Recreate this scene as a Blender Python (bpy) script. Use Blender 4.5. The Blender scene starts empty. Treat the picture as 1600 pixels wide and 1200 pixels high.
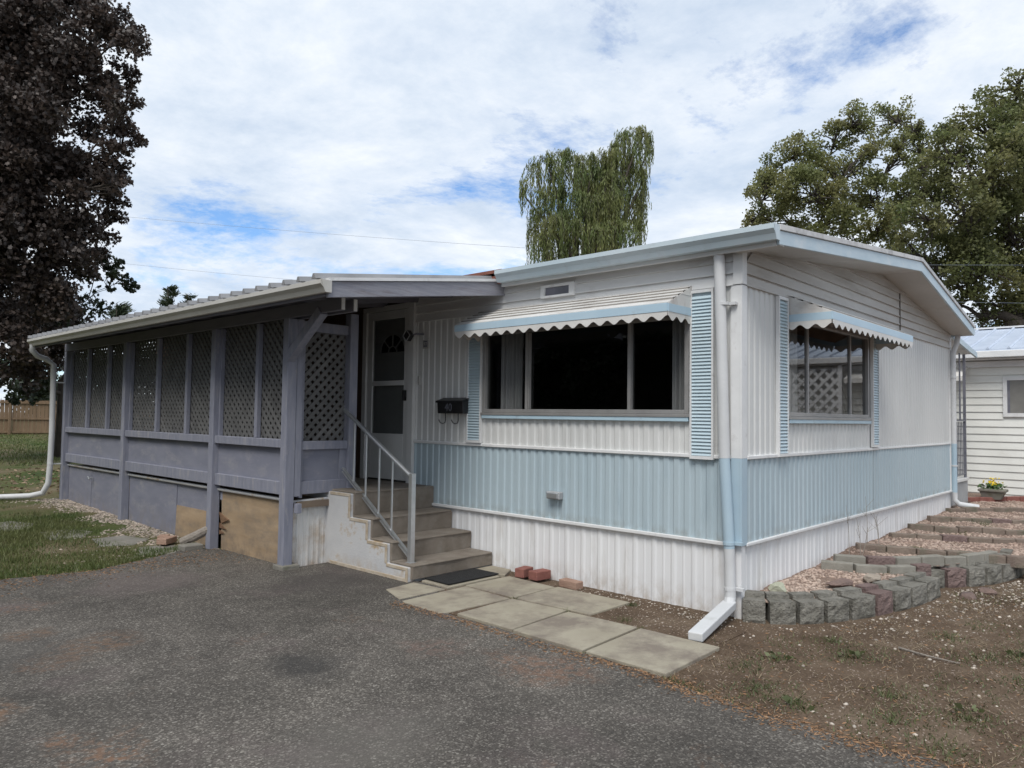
import bpy, bmesh, math, random
import numpy as np
from mathutils import Vector, Matrix
random.seed(7); rng = np.random.default_rng(11)
SC = bpy.context.scene
COL = SC.collection
R = math.radians

# ------------------------------------------------------------------ camera
cam_data = bpy.data.cameras.new('camera'); cam = bpy.data.objects.new('camera', cam_data); COL.objects.link(cam)
CP = Vector((-5.5332, -2.6596, 1.55)); YAW, PIT, ROL = 0.74655, 0.043826, 0.013436
Fv = Vector((math.cos(YAW)*math.cos(PIT), math.sin(YAW)*math.cos(PIT), math.sin(PIT)))
Rv = Fv.cross(Vector((0,0,1))).normalized(); Uv = Rv.cross(Fv)
R2 = Rv*math.cos(ROL)+Uv*math.sin(ROL); U2 = -Rv*math.sin(ROL)+Uv*math.cos(ROL)
mw = Matrix((R2, U2, -Fv)).transposed().to_4x4(); mw.translation = CP
cam.matrix_world = mw
cam_data.sensor_fit = 'HORIZONTAL'; cam_data.sensor_width = 36; cam_data.lens = 1162.2/1600*36
cam_data.clip_start = .05; cam_data.clip_end = 900
SC.camera = cam
def dirpx(u, v):
    return Fv + R2*((u-800)/1162.2) - U2*((v-600)/1162.2)
def at(u, v, depth):          # a world point seen at a photo pixel, at a given depth
    return CP + dirpx(u, v)*depth

# ------------------------------------------------------------------ light and sky
SUN_EL, SUN_AZ = R(54), R(205)          # azimuth of the sun measured from +X towards +Y
sun_d = bpy.data.lights.new('sun', 'SUN'); sun_d.energy = 1.9; sun_d.angle = R(26); sun_d.color = (1, .97, .92)
sun = bpy.data.objects.new('sun', sun_d); COL.objects.link(sun)
sv = Vector((math.cos(SUN_AZ)*math.cos(SUN_EL), math.sin(SUN_AZ)*math.cos(SUN_EL), math.sin(SUN_EL)))
sun.rotation_euler = sv.to_track_quat('Z', 'Y').to_euler()
SC.view_settings.view_transform = 'Standard'; SC.view_settings.look = 'None'
SC.view_settings.exposure = 0.50; SC.view_settings.gamma = 1; SC.view_settings.use_curve_mapping = False

W = bpy.data.worlds.new('World'); SC.world = W; W.use_nodes = True
nt = W.node_tree; nt.nodes.clear()
def N(t, typ, **kw):
    n = t.nodes.new(typ)
    for k, v in kw.items():
        if k.startswith('i_'): n.inputs[k[2:].replace('_', ' ')].default_value = v
        elif k.startswith('n'): n.inputs[int(k[1:])].default_value = v
        else: setattr(n, k, v)
    return n
def wmath(op, a, b=None, t=None):
    t = t or nt; n = t.nodes.new('ShaderNodeMath'); n.operation = op
    for i, s in enumerate((a, b)):
        if s is None: continue
        if isinstance(s, (int, float)): n.inputs[i].default_value = s
        else: t.links.new(s, n.inputs[i])
    return n.outputs[0]
def ramp(t, fac, stops, interp='LINEAR'):
    n = t.nodes.new('ShaderNodeValToRGB'); n.color_ramp.interpolation = interp
    el = n.color_ramp.elements
    while len(el) < len(stops): el.new(.5)
    for e, (p, c) in zip(el, stops):
        e.position = p; e.color = (c, c, c, 1) if isinstance(c, (int, float)) else (*c, 1)
    t.links.new(fac, n.inputs[0]); return n.outputs[0]
def mix(t, fac, a, b, blend='MIX'):
    n = t.nodes.new('ShaderNodeMix'); n.data_type = 'RGBA'; n.blend_type = blend
    for i, s in ((0, fac), (6, a), (7, b)):
        if isinstance(s, (int, float)): n.inputs[i].default_value = s
        elif isinstance(s, tuple): n.inputs[i].default_value = (*s, 1)
        else: t.links.new(s, n.inputs[i])
    return n.outputs[2]
sky = nt.nodes.new('ShaderNodeTexSky'); sky.sky_type = 'NISHITA'; sky.sun_disc = False
sky.sun_elevation = SUN_EL; sky.sun_rotation = math.pi/2 - SUN_AZ
sky.altitude = 300; sky.air_density = 1.0; sky.dust_density = .1; sky.ozone_density = 4.0
tc = nt.nodes.new('ShaderNodeTexCoord'); sep = nt.nodes.new('ShaderNodeSeparateXYZ'); nt.links.new(tc.outputs['Generated'], sep.inputs[0])
zc = wmath('ADD', wmath('MAXIMUM', sep.outputs[2], 0.0), .16)
cmb = nt.nodes.new('ShaderNodeCombineXYZ')
nt.links.new(wmath('DIVIDE', sep.outputs[0], zc), cmb.inputs[0]); nt.links.new(wmath('DIVIDE', sep.outputs[1], zc), cmb.inputs[1])
def cloud_noise(scale, detail, rough, off, dist=0.0):
    mp = nt.nodes.new('ShaderNodeMapping'); mp.inputs['Location'].default_value = off
    nt.links.new(cmb.outputs[0], mp.inputs[0])
    n = nt.nodes.new('ShaderNodeTexNoise'); n.inputs['Scale'].default_value = scale; n.inputs['Detail'].default_value = detail
    n.inputs['Roughness'].default_value = rough; n.inputs['Distortion'].default_value = dist
    nt.links.new(mp.outputs[0], n.inputs['Vector']); return n.outputs[0]
CLOUD_OFF = (4.92, 9.67, 7.16)
cov = cloud_noise(.62, 14, .68, CLOUD_OFF, .2)
shade = cloud_noise(1.6, 12, .66, (8.2, 4.4, 2), .2)
cmask = ramp(nt, cov, [(.375, 0), (.415, .5), (.455, .93), (.54, 1)])
ccol = ramp(nt, shade, [(.34, (.42, .50, .61)), (.48, (.55, .61, .69)), (.66, (.72, .745, .77))])
skyc = mix(nt, 1.0, sky.outputs[0], (.10, .115, .128), 'MULTIPLY')
allc = mix(nt, cmask, skyc, ccol)
bg = nt.nodes.new('ShaderNodeBackground'); bg.inputs[1].default_value = 1.0
nt.links.new(allc, bg.inputs[0])
wo = nt.nodes.new('ShaderNodeOutputWorld'); nt.links.new(bg.outputs[0], wo.inputs[0])

# ------------------------------------------------------------------ helpers
ORG = {}
def props(o, label=None, cat=None, group=None, kind=None):
    if label: o['label'] = label
    if cat: o['category'] = cat
    if group: o['group'] = group
    if kind: o['kind'] = kind
    return o
def thing(name, loc, label, cat, group=None):
    o = bpy.data.objects.new(name, None); o.empty_display_size = .2; COL.objects.link(o); o.location = loc
    ORG[o.name] = Vector(loc); return props(o, label, cat, group)
class MB:
    def __init__(s): s.v = []; s.f = []
    def quad(s, a, b, c, d):
        i = len(s.v); s.v += [tuple(a), tuple(b), tuple(c), tuple(d)]; s.f.append((i, i+1, i+2, i+3)); return s
    def poly(s, pts):
        i = len(s.v); s.v += [tuple(p) for p in pts]; s.f.append(tuple(range(i, i+len(pts)))); return s
    def hexa(s, p):   # 8 points: bottom 0-3 ccw, top 4-7
        i = len(s.v); s.v += [tuple(q) for q in p]
        s.f += [tuple(i+k for k in q) for q in ((3,2,1,0),(4,5,6,7),(0,1,5,4),(1,2,6,5),(2,3,7,6),(3,0,4,7))]; return s
    def box(s, x0, x1, y0, y1, z0, z1):
        return s.hexa([(x0,y0,z0),(x1,y0,z0),(x1,y1,z0),(x0,y1,z0),(x0,y0,z1),(x1,y0,z1),(x1,y1,z1),(x0,y1,z1)])
    def bar(s, a, b, w, h, up=(0,0,1)):   # square bar from a to b
        a = Vector(a); b = Vector(b); d = (b-a).normalized(); sd = d.cross(Vector(up))
        if sd.length < 1e-4: sd = d.cross(Vector((0,1,0)))
        sd.normalize(); u = sd.cross(d).normalized(); sd = sd*(w/2); u = u*(h/2)
        return s.hexa([a-sd-u, a+sd-u, b+sd-u, b-sd-u, a-sd+u, a+sd+u, b+sd+u, b-sd+u])
    def tube(s, path, r, n=10, cap=True, sx=1.0):
        path = [Vector(p) for p in path]; rr = r if isinstance(r, (list, tuple)) else [r]*len(path)
        base = len(s.v); prev = None
        for k, p in enumerate(path):
            d = (path[min(k+1, len(path)-1)]-path[max(k-1, 0)]).normalized()
            if prev is None:
                a = d.orthogonal().normalized()
                if abs(d.z) > .9: a = Vector((1,0,0))
                a = (a-d*a.dot(d)).normalized()
            else: a = (prev-d*prev.dot(d)).normalized()
            prev = a; b = d.cross(a)
            for j in range(n):
                t = 2*math.pi*j/n; s.v.append(tuple(p+a*(rr[k]*math.cos(t))*sx+b*(rr[k]*math.sin(t))))
        for k in range(len(path)-1):
            for j in range(n):
                q = base+k*n; s.f.append((q+j, q+(j+1)%n, q+n+(j+1)%n, q+n+j))
        if cap:
            q = base+(len(path)-1)*n; e = len(s.v); s.v += [s.v[base+j] for j in range(n)]+[s.v[q+j] for j in range(n)]
            s.f.append(tuple(e+j for j in reversed(range(n)))); s.f.append(tuple(e+n+j for j in range(n)))
        return s
    def prism(s, pts, vec):      # extrude a planar polygon by vec
        n = len(pts); i = len(s.v); vec = Vector(vec)
        s.v += [tuple(p) for p in pts]+[tuple(Vector(p)+vec) for p in pts]
        s.f.append(tuple(i+k for k in reversed(range(n)))); s.f.append(tuple(i+n+k for k in range(n)))
        for k in range(n): s.f.append((i+k, i+(k+1)%n, i+n+(k+1)%n, i+n+k))
        return s
    def build(s, name, m, parent=None, smooth=False, bevel=0, label=None, fix=True, kind=None):
        me = bpy.data.meshes.new(name)
        o0 = ORG.get(parent.name, Vector()) if parent else Vector()
        me.from_pydata([(x-o0.x, y-o0.y, z-o0.z) for x, y, z in s.v], [], s.f)
        if fix:
            bm = bmesh.new(); bm.from_mesh(me); bmesh.ops.recalc_face_normals(bm, faces=bm.faces); bm.to_mesh(me); bm.free()
        if smooth: me.polygons.foreach_set('use_smooth', [True]*len(me.polygons))
        me.materials.append(m)
        o = bpy.data.objects.new(name, me); COL.objects.link(o)
        if parent: o.parent = parent; ORG[o.name] = o0
        if bevel:
            b = o.modifiers.new('bevel', 'BEVEL'); b.width = bevel; b.segments = 2; b.limit_method = 'ANGLE'
        if label: o['label'] = label
        if kind: o['kind'] = kind
        return o
def struct(o, label=None, cat=None):
    o['kind'] = 'structure'; return props(o, label, cat)
def npmesh(name, verts, faces_flat, nper, m, smooth=False):
    me = bpy.data.meshes.new(name); nv = len(verts); nf = len(faces_flat)//nper
    me.vertices.add(nv); me.vertices.foreach_set('co', np.asarray(verts, dtype=np.float32).ravel())
    me.loops.add(nf*nper); me.loops.foreach_set('vertex_index', np.asarray(faces_flat, dtype=np.int32))
    me.polygons.add(nf); me.polygons.foreach_set('loop_start', np.arange(nf, dtype=np.int32)*nper)
    if smooth: me.polygons.foreach_set('use_smooth', np.ones(nf, dtype=bool))
    me.update(calc_edges=True); me.validate(); me.materials.append(m)
    o = bpy.data.objects.new(name, me); COL.objects.link(o); return o
def adopt(o, parent):
    o.parent = parent; o.location = -ORG.get(parent.name, Vector()); return o

# ------------------------------------------------------------------ materials
MATS = {}
def mat(name, c1, c2=None, rough=.6, scale=4, detail=6, lo=.35, hi=.65, stretch=(1,1,1), bump=0, bscale=80, bstretch=(1,1,1),
        dirt=None, dscale=2, dlo=.55, dhi=.75, dstretch=(1,1,1), metal=0, spec=.5, island=0, sheen=0, trans=0, splash=None):
    m = bpy.data.materials.new(name); m.use_nodes = True; t = m.node_tree; b = t.nodes['Principled BSDF']
    b.inputs['Roughness'].default_value = rough; b.inputs['Metallic'].default_value = metal
    b.inputs['Specular IOR Level'].default_value = spec
    geo = t.nodes.new('ShaderNodeNewGeometry')
    def noise(sc, st, det, rg=.6):
        mp = t.nodes.new('ShaderNodeMapping'); mp.inputs['Scale'].default_value = st; t.links.new(geo.outputs['Position'], mp.inputs[0])
        n = t.nodes.new('ShaderNodeTexNoise'); n.inputs['Scale'].default_value = sc; n.inputs['Detail'].default_value = det
        n.inputs['Roughness'].default_value = rg; t.links.new(mp.outputs[0], n.inputs['Vector']); return n.outputs[0]
    c = None
    if c2: c = mix(t, ramp(t, noise(scale, stretch, detail), [(lo, 0), (hi, 1)]), tuple(c1), tuple(c2))
    if dirt:
        f = ramp(t, noise(dscale, dstretch, 8, .68), [(dlo, 0), (dhi, 1)]); c = mix(t, f, c if c is not None else tuple(c1), tuple(dirt))
    if splash:
        sp = t.nodes.new('ShaderNodeSeparateXYZ'); t.links.new(geo.outputs['Position'], sp.inputs[0])
        hz = wmath('DIVIDE', wmath('SUBTRACT', splash[1], sp.outputs[2], t), splash[1]-splash[0], t)
        f = wmath('MULTIPLY', ramp(t, hz, [(0, 0), (1, 1)]), ramp(t, noise(9, (1, 1, .6), 8, .7), [(.42, 0), (.62, 1)]), t)
        c = mix(t, wmath('MULTIPLY', f, .8, t), c, tuple(splash[2]))
    if island:
        hs = t.nodes.new('ShaderNodeHueSaturation')
        t.links.new(wmath('ADD', wmath('MULTIPLY', geo.outputs['Random Per Island'], 2*island, t), 1-island, t), hs.inputs['Value'])
        if c is None: hs.inputs['Color'].default_value = (*c1, 1)
        else: t.links.new(c, hs.inputs['Color'])
        c = hs.outputs[0]
    if c is None: b.inputs['Base Color'].default_value = (*c1, 1)
    else: t.links.new(c, b.inputs['Base Color'])
    if bump:
        bn = t.nodes.new('ShaderNodeBump'); bn.inputs['Strength'].default_value = min(1, bump*4); bn.inputs['Distance'].default_value = bump*.05
        t.links.new(noise(bscale, bstretch, 5), bn.inputs['Height']); t.links.new(bn.outputs[0], b.inputs['Normal'])
    MATS[name] = m; return m
PUR = (.185, .193, .245); PUR2 = (.268, .273, .322)
M = {}
M['wood'] = mat('painted_wood', PUR, PUR2, .75, 3, 8, .3, .7, (6,6,1), .12, 120, (4,4,.6), dirt=(.33,.32,.33), dscale=7, dstretch=(2,2,.5), dlo=.55, dhi=.72)
M['woodh'] = mat('painted_fascia', (.25,.255,.30), (.36,.36,.40), .78, 4, 9, .3, .7, (1,6,14), .2, 60, (1,8,12), dirt=(.20,.17,.18), dscale=5, dstretch=(.5,1,5), dlo=.54, dhi=.74)
M['panel'] = mat('painted_plywood', (.178,.185,.235), (.235,.24,.29), .7, 2, 8, .3, .7, (1,1,3), .15, 50, (1,1,6), dirt=(.29,.285,.31), dscale=3.4, dstretch=(1,1,2.5), dlo=.52, dhi=.72, splash=(0,.35,(.20,.18,.17)))
M['beam'] = mat('beam_paint', (.14,.138,.165), (.175,.172,.20), .8, 3, 8, .3, .7, (1,1,5), .1)
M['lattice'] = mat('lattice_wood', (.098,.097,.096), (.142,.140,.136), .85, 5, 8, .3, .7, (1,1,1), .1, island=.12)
M['ply'] = mat('bare_plywood', (.32,.225,.135), (.43,.32,.21), .85, 1.6, 9, .3, .7, (1,1,7), .12, 40, (1,1,10), dirt=(.215,.175,.135), dscale=1.7, dstretch=(1,1,2.2), dlo=.44, dhi=.66, splash=(-.05,.3,(.16,.12,.09)))
M['white'] = mat('white_siding', (.575,.58,.57), (.655,.655,.64), .5, 1.5, 8, .3, .7, (1,1,.3), dirt=(.42,.405,.385), dscale=2.6, dstretch=(2.2,2.2,.25), dlo=.56, dhi=.82, spec=.4, bump=.16, bscale=3.5)
M['blue'] = mat('blue_siding', (.385,.475,.52), (.43,.51,.55), .45, 1.4, 8, .3, .7, (1,1,.3), dirt=(.30,.38,.43), dscale=2.8, dstretch=(2,2,.3), dlo=.56, dhi=.8, spec=.4, bump=.16, bscale=3.5, splash=(.57,.66,(.25,.25,.23)))
M['skirt'] = mat('white_skirting', (.70,.70,.71), (.77,.77,.77), .5, 1.2, 8, .3, .7, (1,1,.4), dirt=(.50,.47,.43), dscale=3, dstretch=(1.5,1.5,.35), dlo=.57, dhi=.85, splash=(-.05,.22,(.40,.33,.26)))
M['skirt2'] = mat('weathered_skirting', (.58,.565,.54), (.70,.69,.67), .6, 2, 8, .3, .7, (3,3,.3), dirt=(.42,.33,.24), dscale=4, dlo=.54, dhi=.74, splash=(-.05,.35,(.36,.26,.17)))
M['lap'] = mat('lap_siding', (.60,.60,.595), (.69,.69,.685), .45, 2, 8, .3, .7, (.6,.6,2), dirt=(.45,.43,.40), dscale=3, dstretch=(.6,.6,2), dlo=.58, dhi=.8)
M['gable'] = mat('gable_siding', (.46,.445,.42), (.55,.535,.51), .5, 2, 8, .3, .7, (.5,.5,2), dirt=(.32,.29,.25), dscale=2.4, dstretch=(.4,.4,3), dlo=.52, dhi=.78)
M['soffit'] = mat('soffit_metal', (.43,.41,.38), (.52,.50,.47), .5, 1.6, 8, .3, .7, dirt=(.30,.265,.225), dscale=2.2, dlo=.55, dhi=.8)
M['trim'] = mat('white_trim', (.66,.66,.66), (.74,.74,.735), .45, 4, 6, dirt=(.45,.43,.41), dscale=6, dlo=.58, dhi=.8)
M['bluetrim'] = mat('blue_trim', (.40,.54,.63), (.46,.60,.68), .45, 4, 6, dirt=(.30,.36,.40), dscale=6, dlo=.58, dhi=.8)
M['fasciab'] = mat('rake_fascia', (.42,.53,.60), (.55,.64,.69), .5, 3, 9, .3, .7, (1,1,4), dirt=(.62,.66,.68), dscale=4, dlo=.55, dhi=.75)
M['gutterh'] = mat('house_gutter', (.46,.55,.60), (.54,.61,.65), .35, 1.5, 6, dirt=(.40,.44,.46), dscale=4, dlo=.58, dhi=.8)
M['gutterw'] = mat('white_gutter', (.47,.455,.42), (.54,.525,.49), .45, 1.5, 6, dirt=(.45,.42,.37), dscale=4, dlo=.55, dhi=.8)
M['roof'] = mat('roof_metal', (.52,.51,.50), (.62,.61,.60), .5, 3, 8, dirt=(.30,.29,.28), dscale=4, dlo=.5, dhi=.7)
M['proof'] = mat('porch_roof_metal', (.20,.20,.205), (.28,.28,.285), .4, 3, 6)
M['rust'] = mat('rusty_edge', (.16,.055,.038), (.22,.085,.06), .8, 12, 6)
M['awnt'] = mat('awning_slats', (.60,.585,.565), (.69,.68,.66), .5, 3, 8, dirt=(.32,.28,.25), dscale=3, dstretch=(3,.5,1), dlo=.5, dhi=.75)
M['awnb'] = mat('awning_blue', (.42,.56,.66), (.47,.60,.69), .4, 3, 6, dirt=(.34,.40,.44), dscale=5, dlo=.6, dhi=.8)
M['awnw'] = mat('awning_valance', (.62,.60,.57), (.70,.685,.66), .5, 3, 6, dirt=(.48,.44,.38), dscale=5, dlo=.56, dhi=.8)
M['gap'] = mat('slat_shade', (.20,.185,.165), (.30,.28,.255), .8, 4, 6)  # shade between the awning slats, put into the colour
M['louv'] = mat('blue_louvre', (.45,.56,.615), (.50,.60,.65), .4, 3, 6)
M['alu'] = mat('aluminium', (.30,.292,.285), (.36,.352,.345), .45, 5, 6, metal=.3)
M['galv'] = mat('galvanised_rail', (.52,.53,.54), (.60,.61,.62), .35, 12, 6, metal=.75)
M['black'] = mat('black_metal', (.012,.012,.013), (.02,.02,.021), .4, 6, 4)
M['rubber'] = mat('black_rubber', (.010,.010,.011), (.022,.022,.022), .9, 30, 6, bump=.3, bscale=200)
M['doorw'] = mat('door_paint', (.58,.58,.57), (.64,.64,.63), .4, 3, 5)
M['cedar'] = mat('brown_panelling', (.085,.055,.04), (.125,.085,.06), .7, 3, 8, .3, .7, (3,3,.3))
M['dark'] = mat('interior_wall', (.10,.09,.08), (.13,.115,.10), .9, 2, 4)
M['floorw'] = mat('porch_floor', (.16,.12,.09), (.22,.17,.12), .8, 3, 6, stretch=(1,6,1))
M['curtain'] = mat('curtain', (.62,.61,.61), (.72,.71,.70), .9, 6, 4, stretch=(4,4,.4))
M['carpet'] = mat('step_carpet', (.235,.195,.155), (.345,.295,.245), .95, 5, 10, .3, .7, bump=.35, bscale=260, dirt=(.38,.335,.285), dscale=4, dlo=.5, dhi=.72)
M['pconc'] = mat('painted_concrete', (.50,.50,.505), (.58,.575,.57), .75, 3, 8, bump=.12, bscale=50, dirt=(.42,.31,.19), dscale=3.0, dlo=.56, dhi=.64, splash=(-.02,.16,(.40,.29,.17)))
M['conc'] = mat('concrete_slab', (.30,.265,.20), (.40,.36,.28), .9, 2.2, 10, .3, .7, bump=.2, bscale=150, dirt=(.215,.18,.145), dscale=2.0, dlo=.46, dhi=.62)
M['stone'] = mat('field_stone', (.17,.16,.14), (.24,.225,.195), .9, 3, 8, bump=.2, bscale=60, dirt=(.13,.13,.085), dscale=4, dlo=.5, dhi=.65)
M['conc2'] = mat('grey_concrete', (.33,.34,.35), (.42,.43,.44), .85, 3, 8, bump=.15, bscale=90)
M['block'] = mat('split_face_block', (.165,.155,.132), (.28,.265,.23), .95, 9, 10, .3, .7, bump=.6, bscale=45, dirt=(.10,.095,.075), dscale=5, dlo=.5, dhi=.7)
M['blockt'] = mat('block_top', (.25,.235,.20), (.35,.33,.285), .95, 7, 8, .3, .7, bump=.3, bscale=120)
M['blockr'] = mat('reddish_block', (.17,.115,.105), (.235,.17,.155), .95, 9, 10, .3, .7, bump=.6, bscale=45)
M['brick'] = mat('red_brick', (.215,.078,.062), (.30,.125,.10), .9, 9, 8, .3, .7, bump=.3, bscale=90)
M['brickt'] = mat('tan_brick', (.33,.20,.145), (.42,.28,.21), .9, 9, 8, .3, .7, bump=.3, bscale=90)
M['edge'] = mat('edging_brick', (.18,.135,.11), (.28,.225,.18), .95, 5, 10, .3, .7, bump=.4, bscale=70, dirt=(.12,.125,.085), dscale=3, dlo=.48, dhi=.65)
M['rock'] = mat('rough_rock', (.24,.20,.165), (.36,.31,.255), .9, 6, 10, bump=.4, bscale=25)
M['rockp'] = mat('pale_rock', (.36,.37,.28), (.46,.46,.36), .9, 6, 10, bump=.3, bscale=25)
M['rockd'] = mat('dark_rock', (.13,.095,.085), (.22,.15,.125), .9, 8, 10, bump=.4, bscale=25)
M['bark'] = mat('tree_bark', (.045,.036,.03), (.09,.075,.06), .95, 6, 10, .3, .7, (2,2,.4), .6, 30, (2,2,.5))
M['log'] = mat('grey_timber', (.22,.19,.165), (.31,.275,.235), .9, 4, 8, .3, .7, (6,6,6), .3, 60)
M['splint'] = mat('torn_plywood', (.15,.08,.045), (.25,.15,.085), .9, 6, 8, bump=.2)
M['fence'] = mat('cedar_fence', (.17,.112,.066), (.25,.17,.105), .85, 1.5, 8, .3, .7, (4,4,.4), island=.25)
M['nsid'] = mat('vinyl_siding', (.68,.68,.64), (.75,.75,.71), .5, 2, 6, dirt=(.60,.59,.54), dscale=3, dlo=.6, dhi=.8)
M['nroof'] = mat('blue_metal_roof', (.44,.50,.60), (.52,.58,.68), .35, 3, 6)
M['nscreen'] = mat('window_screen', (.16,.155,.145), (.21,.205,.19), .7, 4, 6)
M['wire'] = mat('wire', (.30,.33,.38), rough=.6)
M['iron'] = mat('wrought_iron', (.12,.125,.15), (.17,.17,.2), .5, 6, 4)
M['yellow'] = mat('yellow_petals', (.75,.55,.02), rough=.6, island=.2)
M['flowleaf'] = mat('flower_leaves', (.06,.12,.03), rough=.6, island=.3)
M['pipe'] = mat('white_pipe', (.54,.545,.55), (.60,.605,.61), .55, 3, 6, dirt=(.42,.42,.41), dscale=5, dlo=.6, dhi=.8)
M['pipeb'] = mat('blue_pipe', (.36,.47,.55), (.40,.51,.58), .5, 3, 6)
M['plate'] = mat('pale_plate', (.45,.44,.42), rough=.5)

M['worn'] = mat('worn_edge', (.40,.31,.21), (.50,.44,.36), .9, 9, 8, .35, .6, bump=.2, bscale=60)
M['needle'] = mat('dry_needles', (.21,.115,.06), (.30,.18,.10), .9, 20, 4, island=.35)

def leafmat(name, c1, c2, tr=.25, isl=.35, rough=.55):
    m = bpy.data.materials.new(name); m.use_nodes = True; t = m.node_tree; t.nodes.clear()
    geo = t.nodes.new('ShaderNodeNewGeometry'); out = t.nodes.new('ShaderNodeOutputMaterial')
    n = t.nodes.new('ShaderNodeTexNoise'); n.inputs['Scale'].default_value = .8; n.inputs['Detail'].default_value = 4
    t.links.new(geo.outputs['Position'], n.inputs['Vector'])
    c = mix(t, ramp(t, n.outputs[0], [(.35, 0), (.65, 1)]), tuple(c1), tuple(c2))
    hs = t.nodes.new('ShaderNodeHueSaturation'); t.links.new(c, hs.inputs['Color'])
    t.links.new(wmath('ADD', wmath('MULTIPLY', geo.outputs['Random Per Island'], 2*isl, t), 1-isl, t), hs.inputs['Value'])
    p = t.nodes.new('ShaderNodeBsdfPrincipled'); p.inputs['Roughness'].default_value = rough; t.links.new(hs.outputs[0], p.inputs['Base Color'])
    tl = t.nodes.new('ShaderNodeBsdfTranslucent'); t.links.new(hs.outputs[0], tl.inputs[0])
    ms = t.nodes.new('ShaderNodeMixShader'); ms.inputs[0].default_value = tr
    t.links.new(p.outputs[0], ms.inputs[1]); t.links.new(tl.outputs[0], ms.inputs[2]); t.links.new(ms.outputs[0], out.inputs[0]); return m
M['maple'] = leafmat('purple_maple_leaves', (.042,.031,.026), (.072,.052,.042), .25, .6)
M['maplegreen'] = leafmat('dark_green_leaves', (.022,.032,.016), (.035,.05,.022), .15)
M['elm'] = leafmat('olive_leaves', (.18,.205,.075), (.25,.24,.10), .5, .45)
M['elm2'] = leafmat('dark_olive_leaves', (.14,.165,.06), (.205,.20,.08), .5, .45)
M['willow'] = leafmat('willow_leaves', (.13,.18,.058), (.215,.225,.08), .45, .5)
M['pine'] = leafmat('pine_needles', (.035,.055,.03), (.055,.075,.035), .1)
M['grassb'] = leafmat('grass_blades', (.075,.115,.028), (.16,.165,.065), .25, .4)
M['weed'] = leafmat('weed_leaves', (.075,.10,.035), (.13,.135,.06), .25, .4)
M['straw'] = leafmat('dry_straw', (.20,.15,.095), (.29,.23,.15), .2, .4)
M['dry'] = leafmat('dry_leaves', (.20,.135,.085), (.28,.20,.13), .1, .5)

def glass_mat():
    m = bpy.data.materials.new('window_glass'); m.use_nodes = True; t = m.node_tree; t.nodes.clear()
    out = t.nodes.new('ShaderNodeOutputMaterial'); tr = t.nodes.new('ShaderNodeBsdfTransparent'); tr.inputs[0].default_value = (.50,.51,.51,1)
    gl = t.nodes.new('ShaderNodeBsdfGlossy'); gl.inputs['Roughness'].default_value = .015
    lw = t.nodes.new('ShaderNodeLayerWeight'); lw.inputs[0].default_value = .5
    fr = wmath('ADD', wmath('MULTIPLY', wmath('POWER', lw.outputs['Facing'], 4.2, t), 1.15, t), .05, t)
    ms = t.nodes.new('ShaderNodeMixShader'); t.links.new(wmath('MINIMUM', fr, 1.0, t), ms.inputs[0])
    t.links.new(tr.outputs[0], ms.inputs[1]); t.links.new(gl.outputs[0], ms.inputs[2]); t.links.new(ms.outputs[0], out.inputs[0]); return m
M['glass'] = glass_mat()

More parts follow.
